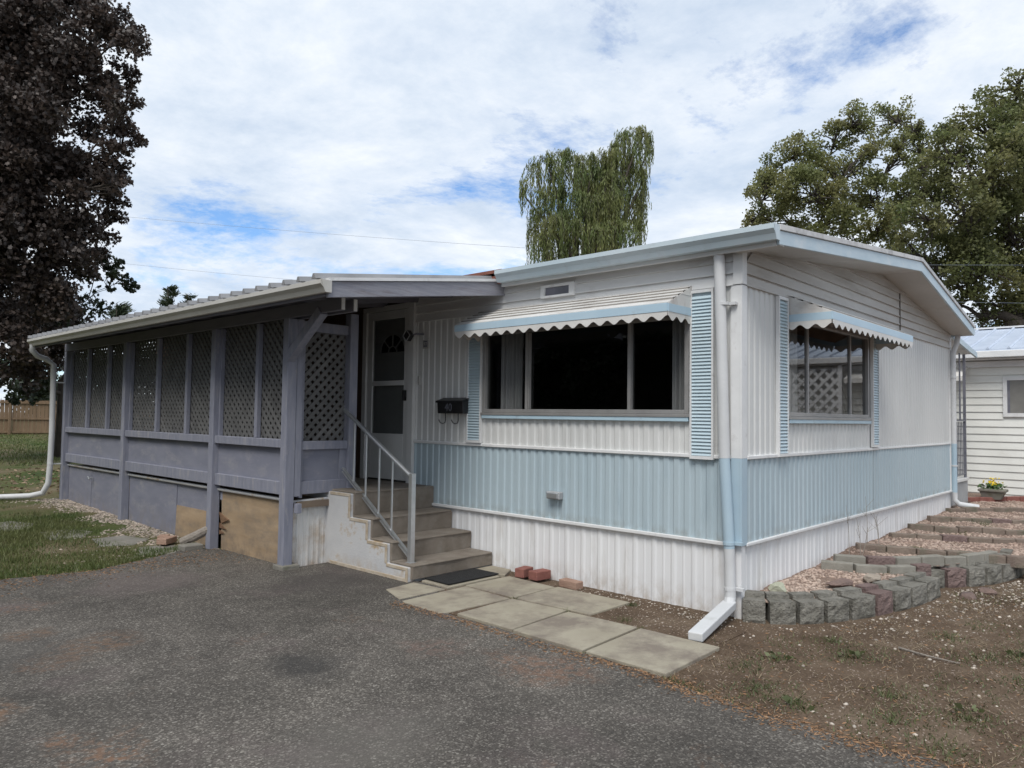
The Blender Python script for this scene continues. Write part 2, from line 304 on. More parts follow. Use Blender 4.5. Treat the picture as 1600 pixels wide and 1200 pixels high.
SPOTS = [(-3.0,1.32,.34,(.028,.027,.026),.72),(-4.05,2.9,.55,(.045,.043,.04),.45),(-4.0,3.25,.22,(.15,.09,.055),.6,16),(-3.75,2.75,.30,(.15,.09,.055),.6,16),(-3.95,2.55,.28,(.14,.09,.06),.5,16),(-1.95,.35,.40,(.20,.11,.07),.55,20),(-2.2,1.1,.3,(.17,.11,.09),.5,16),(-1.6,3.3,.6,(.05,.043,.04),.6),(-2.8,4.3,.6,(.125,.10,.095),.5),(-4.6,1.9,.25,(.20,.11,.06),.7,16),(-3.4,.2,.5,(.13,.12,.105),.4)]
def asphalt_mat():
    m = bpy.data.materials.new('asphalt'); m.use_nodes = True; t = m.node_tree; b = t.nodes['Principled BSDF']; b.inputs['Roughness'].default_value = .88
    b.inputs['Specular IOR Level'].default_value = .35
    geo = t.nodes.new('ShaderNodeNewGeometry'); P = geo.outputs['Position']
    def noise(sc, det=6, rg=.6, off=(0,0,0)):
        mp = t.nodes.new('ShaderNodeMapping'); mp.inputs['Location'].default_value = off; t.links.new(P, mp.inputs[0])
        n = t.nodes.new('ShaderNodeTexNoise'); n.inputs['Scale'].default_value = sc; n.inputs['Detail'].default_value = det; n.inputs['Roughness'].default_value = rg
        t.links.new(mp.outputs[0], n.inputs['Vector']); return n.outputs[0]
    def vor(sc, feat='F1'):
        v = t.nodes.new('ShaderNodeTexVoronoi'); v.inputs['Scale'].default_value = sc; v.feature = feat; t.links.new(P, v.inputs['Vector']); return v
    v1 = vor(115); v2 = vor(48)
    wn = t.nodes.new('ShaderNodeSeparateColor'); t.links.new(v1.outputs['Color'], wn.inputs[0])
    base = ramp(t, wn.outputs[0], [(0, (.056,.049,.042)), (.45, (.080,.071,.061)), (.8, (.112,.100,.087)), (.97, (.20,.182,.157))])
    wn2 = t.nodes.new('ShaderNodeSeparateColor'); t.links.new(v2.outputs['Color'], wn2.inputs[0])
    pick = wmath('MULTIPLY', wmath('GREATER_THAN', wn2.outputs[1], .86, t), wmath('LESS_THAN', v2.outputs['Distance'], .0085*48*.8, t), t)
    base = mix(t, wmath('MULTIPLY', pick, .75, t), base, (.27,.25,.22))
    big = ramp(t, noise(.55, 7, .6), [(.30, .66), (.70, 1.30)])
    base = mix(t, 1, base, big, 'MULTIPLY')
    med = ramp(t, noise(3.2, 8, .65, (4,2,0)), [(.35, .80), (.65, 1.14)]); base = mix(t, 1, base, med, 'MULTIPLY')
    f = ramp(t, noise(.9, 9, .66, (2.3,5.1,1)), [(.60, 0), (.70, 1)])
    f = wmath('MULTIPLY', f, ramp(t, noise(22, 5, .7), [(.44, 0), (.60, 1)]), t)
    base = mix(t, wmath('MULTIPLY', f, .75, t), base, (.19,.105,.062))
    pk = ramp(t, noise(1.3, 9, .66, (7.7,3.1,4)), [(.55, 0), (.72, 1)]); base = mix(t, wmath('MULTIPLY', pk, .35, t), base, (.135,.10,.10))
    wob = noise(1.7, 8, .65, (1, 9, 2))
    def spot(x, y, r, col, k, tex=None):
        nonlocal base
        vm = t.nodes.new('ShaderNodeVectorMath'); vm.operation = 'DISTANCE'; t.links.new(P, vm.inputs[0]); vm.inputs[1].default_value = (x, y, .0145)
        d = wmath('ADD', wmath('DIVIDE', vm.outputs['Value'], r, t), wmath('MULTIPLY', wmath('SUBTRACT', wob, .5, t), 2.6, t), t)
        f = ramp(t, d, [(.35, 1), (1.0, 0)])
        if tex: f = wmath('MULTIPLY', f, ramp(t, noise(tex, 6, .7), [(.42, 0), (.58, 1)]), t)
        base = mix(t, wmath('MULTIPLY', f, k, t), base, col)
    for s in SPOTS: spot(*s)
    t.links.new(base, b.inputs['Base Color'])
    bn = t.nodes.new('ShaderNodeBump'); bn.inputs['Strength'].default_value = .7; bn.inputs['Distance'].default_value = .004
    t.links.new(v1.outputs['Distance'], bn.inputs['Height']); t.links.new(bn.outputs[0], b.inputs['Normal']); return m
M['asphalt'] = asphalt_mat()

def ground_mat(name, cols, scale=1.2, fine=None, bump=.02, bsc=40):
    m = bpy.data.materials.new(name); m.use_nodes = True; t = m.node_tree; b = t.nodes['Principled BSDF']; b.inputs['Roughness'].default_value = .95
    b.inputs['Specular IOR Level'].default_value = .15
    geo = t.nodes.new('ShaderNodeNewGeometry'); P = geo.outputs['Position']
    def noise(sc, det=8, rg=.65, off=(0,0,0)):
        mp = t.nodes.new('ShaderNodeMapping'); mp.inputs['Location'].default_value = off; t.links.new(P, mp.inputs[0])
        n = t.nodes.new('ShaderNodeTexNoise'); n.inputs['Scale'].default_value = sc; n.inputs['Detail'].default_value = det; n.inputs['Roughness'].default_value = rg
        t.links.new(mp.outputs[0], n.inputs['Vector']); return n.outputs[0]
    k = len(cols)
    c = ramp(t, noise(scale), [(.28+.44*i/(k-1), q) for i, q in enumerate(cols)])
    c = mix(t, 1, c, ramp(t, noise(60, 6, .7), [(.3, .62), (.7, 1.38)]), 'MULTIPLY')
    if fine:
        v = t.nodes.new('ShaderNodeTexVoronoi'); v.inputs['Scale'].default_value = fine[0]; t.links.new(P, v.inputs['Vector'])
        sc = t.nodes.new('ShaderNodeSeparateColor'); t.links.new(v.outputs['Color'], sc.inputs[0])
        f = wmath('MULTIPLY', wmath('GREATER_THAN', sc.outputs[0], fine[2], t), wmath('LESS_THAN', v.outputs['Distance'], .38, t), t)
        c = mix(t, f, c, tuple(fine[1]))
    t.links.new(c, b.inputs['Base Color'])
    bn = t.nodes.new('ShaderNodeBump'); bn.inputs['Strength'].default_value = .8; bn.inputs['Distance'].default_value = bump
    t.links.new(noise(bsc, 8, .7), bn.inputs['Height']); t.links.new(bn.outputs[0], b.inputs['Normal']); return m
M['dirt'] = ground_mat('dirt', [(.072,.049,.033), (.118,.083,.057), (.185,.14,.10)], 1.9, (70, (.36,.29,.24), .86))
M['lawn'] = ground_mat('lawn_soil', [(.040,.062,.018), (.075,.095,.03), (.14,.118,.065), (.20,.16,.11)], .55, None, .03, 60)
M['gravel'] = ground_mat('gravel', [(.15,.10,.075), (.23,.165,.13), (.30,.22,.18)], 2.0, (55, (.34,.265,.22), .55), .02, 70)
M['pebble'] = mat('pink_pebbles', (.33,.235,.19), (.43,.34,.28), .85, 3, 6, .3, .7, island=.35)
M['pebblem'] = mat('mixed_pebbles', (.22,.175,.14), (.36,.31,.26), .85, 9, 6, .3, .7, island=.5)
M['pebblew'] = mat('white_pebbles', (.32,.27,.225), (.47,.42,.36), .85, 9, 6, .3, .7, island=.5)
# ------------------------------------------------------------------ ground
def sst(a, b, x):
    t = min(1, max(0, (x-a)/(b-a))); return t*t*(3-2*t)
def hgt(x, y):
    l = 0 if y < 6 else (min(y, 11)-6)*.024 + max(0, min(y, 45)-11)*.010
    r = .25*sst(3.6, 9, x)
    return max(l, r)
def grid(name, xs, ys, m, dz=0, keep=None, zf=None):
    mb = MB(); nx = len(xs); zf = zf or hgt
    for y in ys:
        for x in xs: mb.v.append((x, y, zf(x, y)+dz))
    for j in range(len(ys)-1):
        for i in range(nx-1):
            if keep is None or keep((xs[i]+xs[i+1])/2, (ys[j]+ys[j+1])/2): mb.f.append((j*nx+i, j*nx+i+1, (j+1)*nx+i+1, (j+1)*nx+i))
    return mb.build(name, m, smooth=True, fix=False)
lin = lambda a, b, s: [a+(b-a)*i/max(1, round((b-a)/s)) for i in range(round((b-a)/s)+1)]
XS = [-400,-150,-60,-30]+lin(-15, 20, 1)+[30,60,150,400]
struct(grid('ground', XS, [-400,-150,-60,-30]+lin(-15, 46, 1)+[60,150,400], M['dirt']))
struct(grid('lawn', [-60,-30]+lin(-15, 20, 1)+[30,60], lin(4.6, 46, 1.035)+[55,70,90], M['lawn'], .006,
            keep=lambda x, y: x < -1.4 or y > 11.5))
edge = [(-1.0,2.72),(-1.0,2.3),(-1.6,2.16),(-1.56,1.6),(-1.58,.98),(-1.6,.3),(-1.6,-.15),(-1.69,-.6),(-1.73,-1.3),(-1.70,-1.8),(-1.8,-3.5),(-1.95,-6),(-2.2,-12),
        (-18,-12),(-18,5.9),(-8,5.6),(-5.2,5.3),(-3.67,5.35),(-2.91,5.2),(-2.34,5.46),(-1.73,5.77),(-1.52,5.42),(-1.50,4.02),(-1.0,4.02)]
pe = []
for i, p in enumerate(edge):
    q = edge[(i+1) % len(edge)]; L = math.dist(p, q); n = max(1, int(L/.07)) if L < 6 else 8
    rag = 0 if i in (0, 21, 22, 23) else .018
    for k in range(n):
        t = k/n; pe.append((p[0]+(q[0]-p[0])*t+random.gauss(0, rag), p[1]+(q[1]-p[1])*t+random.gauss(0, rag), .0145))
struct(MB().prism([(x, y, z-.03) for x, y, z in pe], (0, 0, .03)).build('driveway', M['asphalt']))

# paved path of concrete slabs beside the steps
path = struct(MB().box(-1.52, -.32, -.2, 2.6, -.05, .0075).build('slab_path', M['dirt']))
def slab(pts, z, tilt=0):
    c = Vector((sum(p[0] for p in pts)/4, sum(p[1] for p in pts)/4))
    mb = MB().prism([(x, y, -.03+(x-c.x)*tilt) for x, y in pts], (0, 0, .03+z))
    return mb.build('paving_slab', M['conc'], path, bevel=.006)
slab([(-1.62,1.70),(-1.57,2.22),(-.83,2.23),(-.87,1.645)], .018, .006)
slab([(-1.53,1.01),(-1.52,1.60),(-.865,1.625),(-.835,1.06)], .022)
slab([(-1.565,.35),(-1.55,.985),(-.855,1.03),(-.835,.40)], .024, -.006)
slab([(-1.57,-.28),(-1.565,.325),(-.85,.365),(-.85,-.26)], .025)
slab([(-.82,1.64),(-.80,2.26),(-.23,2.25),(-.27,1.65)], .020)
slab([(-.80,.86),(-.825,1.615),(-.255,1.625),(-.26,.85)], .023, .006)
slab([(-.26,2.28),(-.30,2.69),(-.02,2.69),(-.02,2.42)], .028)
slab([(-1.0,2.28),(-.98,2.66),(-.33,2.66),(-.32,2.29)], .026)
slab([(-1.55,2.27),(-1.42,2.62),(-1.07,2.66),(-1.04,2.27)], .022)

# gravel bed and its terraces
YF = [(0,-.10),(.1,-.25),(.36,-.42),(.87,-.60),(1.36,-.72),(2.05,-.78),(2.25,-.68),(2.6,-.90),(3.08,-1.07),(3.45,-1.16),(3.62,-1.2),(3.7,-7),(12,-7)]
ZW = [(0,.15),(1.5,.20),(2.5,.25),(3.65,.25),(4.4,.255),(5.3,.28),(6.3,.305),(9.4,.33),(12,.33)]
def itp(T, x):
    if x <= T[0][0]: return T[0][1]
    for (a, b), (c, d) in zip(T, T[1:]):
        if x <= c: return b+(d-b)*(x-a)/(c-a)
    return T[-1][1]
def bedz(x, y): return max(.1, itp(ZW, x)-.06*max(0, -y)) + .012*math.sin(x*7+y*5)*math.sin(y*9-x*3)
bed = struct(grid('gravel_bed', lin(0, 9.3, .06), lin(-7, 0.02, .06), M['gravel'], 0, keep=lambda x, y: y > itp(YF, x)+.0 , zf=bedz))
struct(grid('back_yard', lin(6.66, 9.3, .2), lin(0, 8, .2), M['gravel'], .02, zf=lambda x, y: bedz(x, 0)))

# ------------------------------------------------------------------ mobile home
HL = 11.35; HW = 6.70
home = thing('mobile_home', (0, 0, 0), 'white and pale blue corrugated mobile home with low gable roof', 'mobile home')
def corr(mb, ax, c, out, a0, a1, z0, z1, pitch=.1, dep=.012, prof=((0,0),(.34,0),(.46,1),(.88,1))):
    pts = [a0]; k = math.floor(a0/pitch)
    P = []
    while k*pitch < a1:
        for t, d in prof: P.append(((k+t)*pitch, d))
        k += 1
    P.append((k*pitch, 0))
    def dd(a):
        for (p, d), (q, e) in zip(P, P[1:]):
            if p <= a <= q: return d+(e-d)*(a-p)/(q-p)
        return 0
    L = [(a0, dd(a0))]+[p for p in P if a0 < p[0] < a1]+[(a1, dd(a1))]
    i = len(mb.v)
    for a, d in L:
        o = c+out*dep*d
        for z in (z0, z1): mb.v.append((o, a, z) if ax == 0 else (a, o, z))
    for k in range(len(L)-1): mb.f.append((i+2*k, i+2*k+2, i+2*k+3, i+2*k+1))
    return mb
def sid(name, m, ax, c, out, rects, pitch=.1, dep=.0095, parent=home, **k):
    mb = MB()
    for a0, a1, z0, z1 in rects: corr(mb, ax, c, out, a0, a1, z0, z1, pitch, dep, **k)
    return mb.build(name, m, parent, fix=False)
SKP = ((0,0),(.10,1),(.22,1),(.32,0),(.60,0),(.64,.45),(.70,.45),(.74,0))
Z1, Z2, Z3 = .565, 1.246, 2.619
# long side (x = 0)
sid('skirting', M['skirt'], 0, .012, -1, [(0.03, HL, -.06, Z1)], .19, .008, prof=SKP)
sid('blue_siding', M['blue'], 0, 0, -1, [(.07, 4.0, Z1+.012, Z2)])
sid('white_siding', M['white'], 0, 0, -1, [(.07, .44, Z2, Z3), (.44, 2.85, Z2, 1.55), (.44, 2.85, 2.40, Z3), (2.85, 4.0, Z2, Z3)])
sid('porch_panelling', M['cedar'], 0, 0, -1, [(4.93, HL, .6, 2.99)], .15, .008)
# gable end (y = 0)
sid('skirting', M['skirt'], 1, .012, -1, [(.03, HW-.02, .0, Z1)], .19, .009, prof=SKP)
sid('blue_siding', M['blue'], 1, 0, -1, [(.07, 3.23, Z1+.012, Z2)]); sid('blue_siding', M['blue'], 1, 0, -1, [(3.235, HW-.05, Z1+.012, Z2)], .1, .006)
sid('white_siding', M['white'], 1, 0, -1, [(.07, .86, Z2, Z3), (.86, 3.02, Z2, 1.55), (.86, 3.02, 2.45, Z3), (3.02, 3.36, Z2, Z3)])
sid('white_siding', M['white'], 1, 0, -1, [(3.36, HW-.05, Z2, Z3)], .1, .005)
# other two sides, plain
sid('white_siding', M['white'], 0, HW, 1, [(.05, HL, .2, 2.9)]); sid('white_siding', M['white'], 1, HL, 1, [(0, HW, 0, 2.95)])
# corner posts
MB().box(-.022, .07, -.022, -.0005, Z2, Z3).box(-.022, -.0005, -.0, .07, Z2, Z3).build('corner_trim', M['trim'], home)
MB().box(-.022, .07, -.022, -.0005, Z1, Z2-.001).box(-.022, -.0005, -.0, .07, Z1, Z2-.001).build('corner_trim', M['pipeb'], home)
MB().box(-.012, .05, -.012, .0, -.06, Z1-.001).box(-.012, -.0, .0, .05, -.06, Z1-.001).build('corner_trim', M['skirt'], home)
MB().box(-.03, .05, -.03, -.0125, Z3+.005, 2.90).box(-.03, -.0125, -.0125, .05, Z3+.005, 2.90).build('corner_trim', M['trim'], home)
MB().box(HW-.06, HW+.02, -.02, .0, Z1, 2.86).box(HW+.001, HW+.02, 0, .08, Z1, 2.86).build('corner_trim', M['trim'], home)
# horizontal trims
def trim(y0, y1, z0, z1, m=M['trim'], d=.028): MB().box(-d, 0, y0, y1, z0, z1).build('trim_strip', m, home, bevel=.005)
def trimr(x0, x1, z0, z1, m=M['trim'], d=.028): MB().box(x0, x1, -d, 0, z0, z1).build('trim_strip', m, home, bevel=.005)
trim(.06, HL, Z1-.014, Z1+.016); trimr(.06, HW-.02, Z1-.012, Z1+.014)
trim(.075, 2.85, Z2-.012, Z2+.018); trim(2.853, 4.0, Z2-.010, Z2+.020); trimr(.075, 3.35, Z2-.012, Z2+.018); trimr(3.353, HW-.06, Z2-.010, Z2+.012, d=.018)
# lap boards above the long side
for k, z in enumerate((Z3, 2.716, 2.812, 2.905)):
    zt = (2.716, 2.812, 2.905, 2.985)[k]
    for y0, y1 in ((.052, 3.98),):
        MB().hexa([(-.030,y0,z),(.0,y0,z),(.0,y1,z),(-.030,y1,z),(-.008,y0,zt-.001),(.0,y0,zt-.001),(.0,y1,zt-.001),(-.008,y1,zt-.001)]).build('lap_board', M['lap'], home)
# roof: eave (left), ridge, eave (right); the gable overhang deepens towards the ridge
EL = (-.13, -.37); RG = (3.61, -.41); ER = (6.76, -.305)
zEL, zRG, zER = 2.985, 3.350, 2.915
def rz(x): return zEL+(zRG-zEL)*(x-EL[0])/(RG[0]-EL[0]) if x < RG[0] else zRG+(zER-zRG)*(x-RG[0])/(ER[0]-RG[0])
# gable boards, cut to the slope
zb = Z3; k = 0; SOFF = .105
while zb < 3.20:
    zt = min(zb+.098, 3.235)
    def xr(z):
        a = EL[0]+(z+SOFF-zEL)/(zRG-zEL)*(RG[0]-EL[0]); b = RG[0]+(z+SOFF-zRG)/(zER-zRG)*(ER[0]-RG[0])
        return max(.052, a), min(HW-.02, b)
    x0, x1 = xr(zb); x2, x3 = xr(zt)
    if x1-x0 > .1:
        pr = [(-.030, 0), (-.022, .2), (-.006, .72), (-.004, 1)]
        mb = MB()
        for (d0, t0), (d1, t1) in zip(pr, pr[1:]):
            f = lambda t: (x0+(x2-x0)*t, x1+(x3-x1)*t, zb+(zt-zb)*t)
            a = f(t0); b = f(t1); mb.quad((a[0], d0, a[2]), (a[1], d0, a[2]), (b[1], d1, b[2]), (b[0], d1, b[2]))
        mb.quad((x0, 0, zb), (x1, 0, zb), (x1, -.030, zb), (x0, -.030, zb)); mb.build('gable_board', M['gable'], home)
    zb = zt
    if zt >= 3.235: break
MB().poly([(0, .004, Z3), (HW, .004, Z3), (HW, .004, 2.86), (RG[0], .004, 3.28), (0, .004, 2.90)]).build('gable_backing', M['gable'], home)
def slab_roof(a, za, b, zb_, y1, m, name, th=.03):
    p = [(a[0], a[1], za), (b[0], b[1], zb_), (b[0], y1, zb_), (a[0], y1, za)]
    return MB().prism([(x, y, z-th) for x, y, z in p], (0, 0, th)).build(name, m, home)
slab_roof(EL, zEL+.025, RG, zRG+.025, HL+.25, M['roof'], 'roof_sheet'); slab_roof(RG, zRG+.025, ER, zER+.025, HL+.25, M['roof'], 'roof_sheet')
# soffit strips under the gable overhang, running across
def soff(xa, xb, n):
    for k in range(n):
        x0 = xa+(xb-xa)*k/n; x1 = xa+(xb-xa)*(k+1)/n-.006
        def yo(x): return EL[1]+(RG[1]-EL[1])*(x-EL[0])/(RG[0]-EL[0]) if x < RG[0] else RG[1]+(ER[1]-RG[1])*(x-RG[0])/(ER[0]-RG[0])
        for (ya, yb, dz) in ((.0, .5, 0), (.507, .985, .008)):
            p = [(x0, yo(x0)*ya, rz(x0)-SOFF-dz), (x1, yo(x1)*ya, rz(x1)-SOFF-dz), (x1, yo(x1)*yb, rz(x1)-SOFF-dz), (x0, yo(x0)*yb, rz(x0)-SOFF-dz)]
            MB().prism(p, (0, 0, .006)).build('soffit_panel', M['soffit'], home)
soff(-.10, RG[0], 2); soff(RG[0], ER[0], 2)
def rake(a, za, b, zb_, top, bot, m, name, dy, th):
    p = [(a[0], a[1]-dy, za-bot), (b[0], b[1]-dy, zb_-bot), (b[0], b[1]-dy, zb_-top), (a[0], a[1]-dy, za-top)]
    return MB().prism(p, (0, th, 0)).build(name, m, home, bevel=.003)
rake((-.125, EL[1]), zEL, RG, zRG, .012, .118, M['fasciab'], 'rake_fascia', 0, .022); rake(RG, zRG, (ER[0]-.01, ER[1]), zER, .012, .118, M['fasciab'], 'rake_fascia', 0, .022)
rake((-.135, EL[1]), zEL, RG, zRG, -.034, .010, M['roof'], 'roof_edge', .014, .03); rake(RG, zRG, ER, zER, -.034, .010, M['roof'], 'roof_edge', .014, .03)
# soffit return at the eave corner
MB().box(-.11, -.03, -.365, .0, 2.865, 2.878).build('soffit_panel', M['soffit'], home)
MB().box(-.11, -.0305, .002, 2.5, 2.93, 2.94).build('soffit_panel', M['soffit'], home)
# K-style gutters
def kprof(x, z, w=.10, h=.10):    # open face towards -x
    return [(x+w, z), (x+w, z+h), (x+w-.006, z+h), (x+w-.006, z+.008), (x+.05, z+.008), (x+.032, z+h*.42), (x+.004, z+h*.70), (x+.006, z+h),
            (x-.004, z+h), (x-.006, z+h*.66), (x+.022, z+h*.38), (x+.04, z)]
def gutter(x, y0, y1, z, m, parent, w=.10, h=.10, cap=True):
    g = MB().prism([(a, y0, b) for a, b in kprof(x, z, w, h)], (0, y1-y0, 0)).build('gutter', m, parent, fix=True)
    if cap:
        for y in (y0-.003, y1): MB().prism([(x+w, y, z), (x+w, y, z+h), (x-.004, y, z+h), (x+.02, y, z+h*.4), (x+.04, y, z)], (0, .003, 0)).build('gutter_cap', m, g)
    return g
MB().box(-.132, -.112, -.345, 2.5, 2.86, 2.96).build('eave_fascia', M['lap'], home); MB().box(4.18, 4.186, -.034, -.02, 2.62, 3.1).build('siding_seam', M['dark'], home)
gutter(-.235, -.375, 2.50, 2.895, M['gutterh'], home, .10, .115)
MB().box(-.13, -.10, 2.51, HL, 2.90, 3.045).build('rusty_fascia', M['rust'], home, label='rust brown roof edge above the porch roof')
MB().prism([(HW+.06, -.30, 2.80), (HW+.06, -.30, 2.90), (HW+.15, -.30, 2.90), (HW+.14, -.30, 2.82)], (0, HL+.4, 0)).build('gutter', M['gutterh'], home)
# downpipe on the near corner, painted with the bands
dp = MB().tube([(-.085,.145,2.915),(-.082,.14,2.80),(-.075,.10,Z2)], .044, 16).build('downpipe', M['pipe'], home, smooth=True)
MB().tube([(-.075,.10,Z2),(-.07,.06,Z1-.02)], .043, 16).build('pipe_section', M['pipeb'], dp, smooth=True)
MB().tube([(-.07,.06,Z1-.02),(-.072,.05,.20)], .0425, 16).build('pipe_section', M['pipe'], dp, smooth=True)
sh = [(-.072,.05,.24),(-.076,.048,.15),(-.13,.04,.095),(-.28,.02,.075),(-.84,-.07,.045)]
eb = MB()
for a, b in zip(sh, sh[1:]): pass
eb.tube([(-.072,.05,.25),(-.074,.05,.17),(-.10,.045,.115)], [.044,.045,.046], 12).bar((-.085,.048,.118), (-.84,-.07,.048), .105, .062).build('pipe_shoe', M['pipe'], dp, bevel=.008)
for z, y in ((2.47, .112), (.585, .062), (.235, .052)):
    MB().tube([(-.074, y, z-.012), (-.074, y, z+.012)], .046, 14).box(-.06, -.028, y-.10, y-.03, z-.012, z+.012).build('pipe_strap', M['pipe'] if z != .585 else M['pipeb'], dp)
# far downpipe on the gable end
fd = MB().tube([(HW+.06,-.10,2.82),(HW+.03,-.09,2.70),(HW-.02,-.05,2.55),(HW-.02,-.05,Z2)], .036, 12).build('downpipe', M['pipe'], home, smooth=True)
MB().tube([(HW-.02,-.05,Z2),(HW-.02,-.05,.55)], .0365, 12).build('pipe_section', M['pipeb'], fd, smooth=True)
MB().tube([(HW-.02,-.05,.55),(HW-.02,-.05,.44),(HW-.0,-.1,.38),(HW+.1,-.32,.345)], [.037,.037,.04,.045], 10).build('pipe_shoe', M['pipe'], fd, smooth=True)
for z in (2.2, .93): MB().tube([(HW-.02,-.05,z-.012),(HW-.02,-.05,z+.012)], .042, 12).build('pipe_strap', M['pipe'], fd)
# wall core and interior, so the windows look into a real room
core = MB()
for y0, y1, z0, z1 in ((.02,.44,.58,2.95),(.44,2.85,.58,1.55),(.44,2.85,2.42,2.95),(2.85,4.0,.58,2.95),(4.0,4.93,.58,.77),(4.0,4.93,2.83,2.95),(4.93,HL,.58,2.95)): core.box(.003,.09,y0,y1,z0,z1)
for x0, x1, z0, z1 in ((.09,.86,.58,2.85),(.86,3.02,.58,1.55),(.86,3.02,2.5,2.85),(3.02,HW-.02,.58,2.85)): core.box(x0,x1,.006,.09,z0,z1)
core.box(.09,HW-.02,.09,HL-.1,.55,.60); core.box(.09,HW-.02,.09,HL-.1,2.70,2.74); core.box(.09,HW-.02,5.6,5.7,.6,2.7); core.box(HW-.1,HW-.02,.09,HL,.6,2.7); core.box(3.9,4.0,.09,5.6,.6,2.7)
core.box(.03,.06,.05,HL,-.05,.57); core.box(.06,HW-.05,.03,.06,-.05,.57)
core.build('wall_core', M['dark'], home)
# windows
def win_left(y0, y1, z0, z1, mull):
    w = MB().box(-.035,.03,y0,y0+.04,z0,z1).box(-.035,.03,y1-.04,y1,z0,z1).box(-.035,.03,y0+.0405,y1-.0405,z0,z0+.035).box(-.035,.03,y0+.0405,y1-.0405,z1-.03,z1).build('window', M['alu'], home, bevel=.003)
    for y in mull: MB().box(-.028,.022,y-.017,y+.017,z0+.036,z1-.031).build('mullion', M['alu'], w)
    ys = [y0+.04]+list(mull)+[y1-.04]
    for a, b in zip(ys, ys[1:]): MB().quad((.005,a,z0+.03),(.005,b,z0+.03),(.005,b,z1-.02),(.005,a,z1-.02)).build('pane', M['glass'], w)
    MB().box(-.045,-.0,y0-.0,y1+.0,z0-.062,z0-.004).build('sill', M['bluetrim'], w, bevel=.004)
    MB().box(-.052,-.0,y0-.01,y1+.01,z0-.026,z0-.0015).build('sill_lip', M['alu'], w, bevel=.003)
    return w
wl = win_left(.44, 2.85, 1.59, 2.42, (1.03, 2.24))
MB().box(-.03, .0, 2.20, 2.215, 1.63, 2.38).build('sash_rail', M['alu'], wl)
def curtain(pts, z0, z1, ax, c, parent, amp=.025):
    mb = MB(); a0, a1 = pts; n = 60
    for k in range(n+1):
        a = a0+(a1-a0)*k/n; o = c+amp*math.sin(k*1.1)+amp*.6*math.sin(k*.43+1)
        for z in (z0, z1): mb.v.append((o, a, z) if ax == 0 else (a, o, z))
    for k in range(n): mb.f.append((2*k, 2*k+2, 2*k+3, 2*k+1))
    return mb.build('curtain', M['curtain'], parent, smooth=True, fix=False)
curtain((2.40, 2.68), 1.5, 2.6, 0, .075, wl); curtain((.40, .66), 1.5, 2.6, 0, .075, wl)
def win_right(x0, x1, z0, z1, mull):
    w = MB().box(x0,x0+.03,-.026,.03,z0,z1).box(x1-.04,x1,-.026,.03,z0,z1).box(x0+.0305,x1-.0405,-.026,.03,z0,z0+.035).box(x0+.0305,x1-.0405,-.026,.03,z1-.03,z1).build('window', M['alu'], home, bevel=.003)
    for x in mull: MB().box(x-.016,x+.016,-.010,.018,z0+.036,z1-.031).build('mullion', M['alu'], w)
    xs = [x0+.04]+list(mull)+[x1-.04]
    for a, b in zip(xs, xs[1:]): MB().quad((a,.005,z0+.03),(b,.005,z0+.03),(b,.005,z1-.02),(a,.005,z1-.02)).build('pane', M['glass'], w)
    MB().box(x0,x1,-.045,.0,z0-.062,z0-.004).build('sill', M['bluetrim'], w, bevel=.004)
    MB().box(x0-.01,x1+.01,-.052,.0,z0-.026,z0-.0015).build('sill_lip', M['alu'], w, bevel=.003)
    return w
wr = win_right(.86, 3.04, 1.585, 2.47, (1.36, 2.50))
curtain((.93, 1.32), 1.5, 2.6, 1, .09, wr)
# louvred shutters
def shutter(ax, a0, a1, z0, z1):
    def bx(mb, p0, p1, d0, d1, q0, q1): return mb.box(d0, d1, p0, p1, q0, q1) if ax == 0 else mb.box(p0, p1, d0, d1, q0, q1)
    mb = MB(); fr = .016
    bx(mb, a0, a0+fr, -.045, -.013, z0, z1); bx(mb, a1-fr, a1, -.045, -.013, z0, z1); bx(mb, a0+fr+.0005, a1-fr-.0005, -.045, -.013, z0, z0+.025); bx(mb, a0+fr+.0005, a1-fr-.0005, -.045, -.013, z1-.025, z1)
    s = mb.build('shutter', M['trim'], home)
    lb = MB(); z = z0+.026
    while z < z1-.05:
        p = [(-.016, z), (-.037, z), (-.041, z+.004), (-.026, z+.0285), (-.016, z+.0285)]
        if ax == 0: lb.prism([(d, a0+fr, q) for d, q in p], (0, a1-a0-2*fr, 0))
        else: lb.prism([(a0+fr, d, q) for d, q in p], (a1-a0-2*fr, 0, 0))
        z += .0285
    bx(lb, a0+fr, a1-fr, -.016, -.0135, z0+.02, z1-.02)
    lb.build('louvres', M['louv'], s, kind='stuff'); return s
shutter(0, 2.865, 3.075, 1.27, 2.46); shutter(0, .215, .425, 1.225, 2.612)
shutter(1, .635, .835, 1.24, 2.612); shutter(1, 3.11, 3.32, 1.27, 2.56)
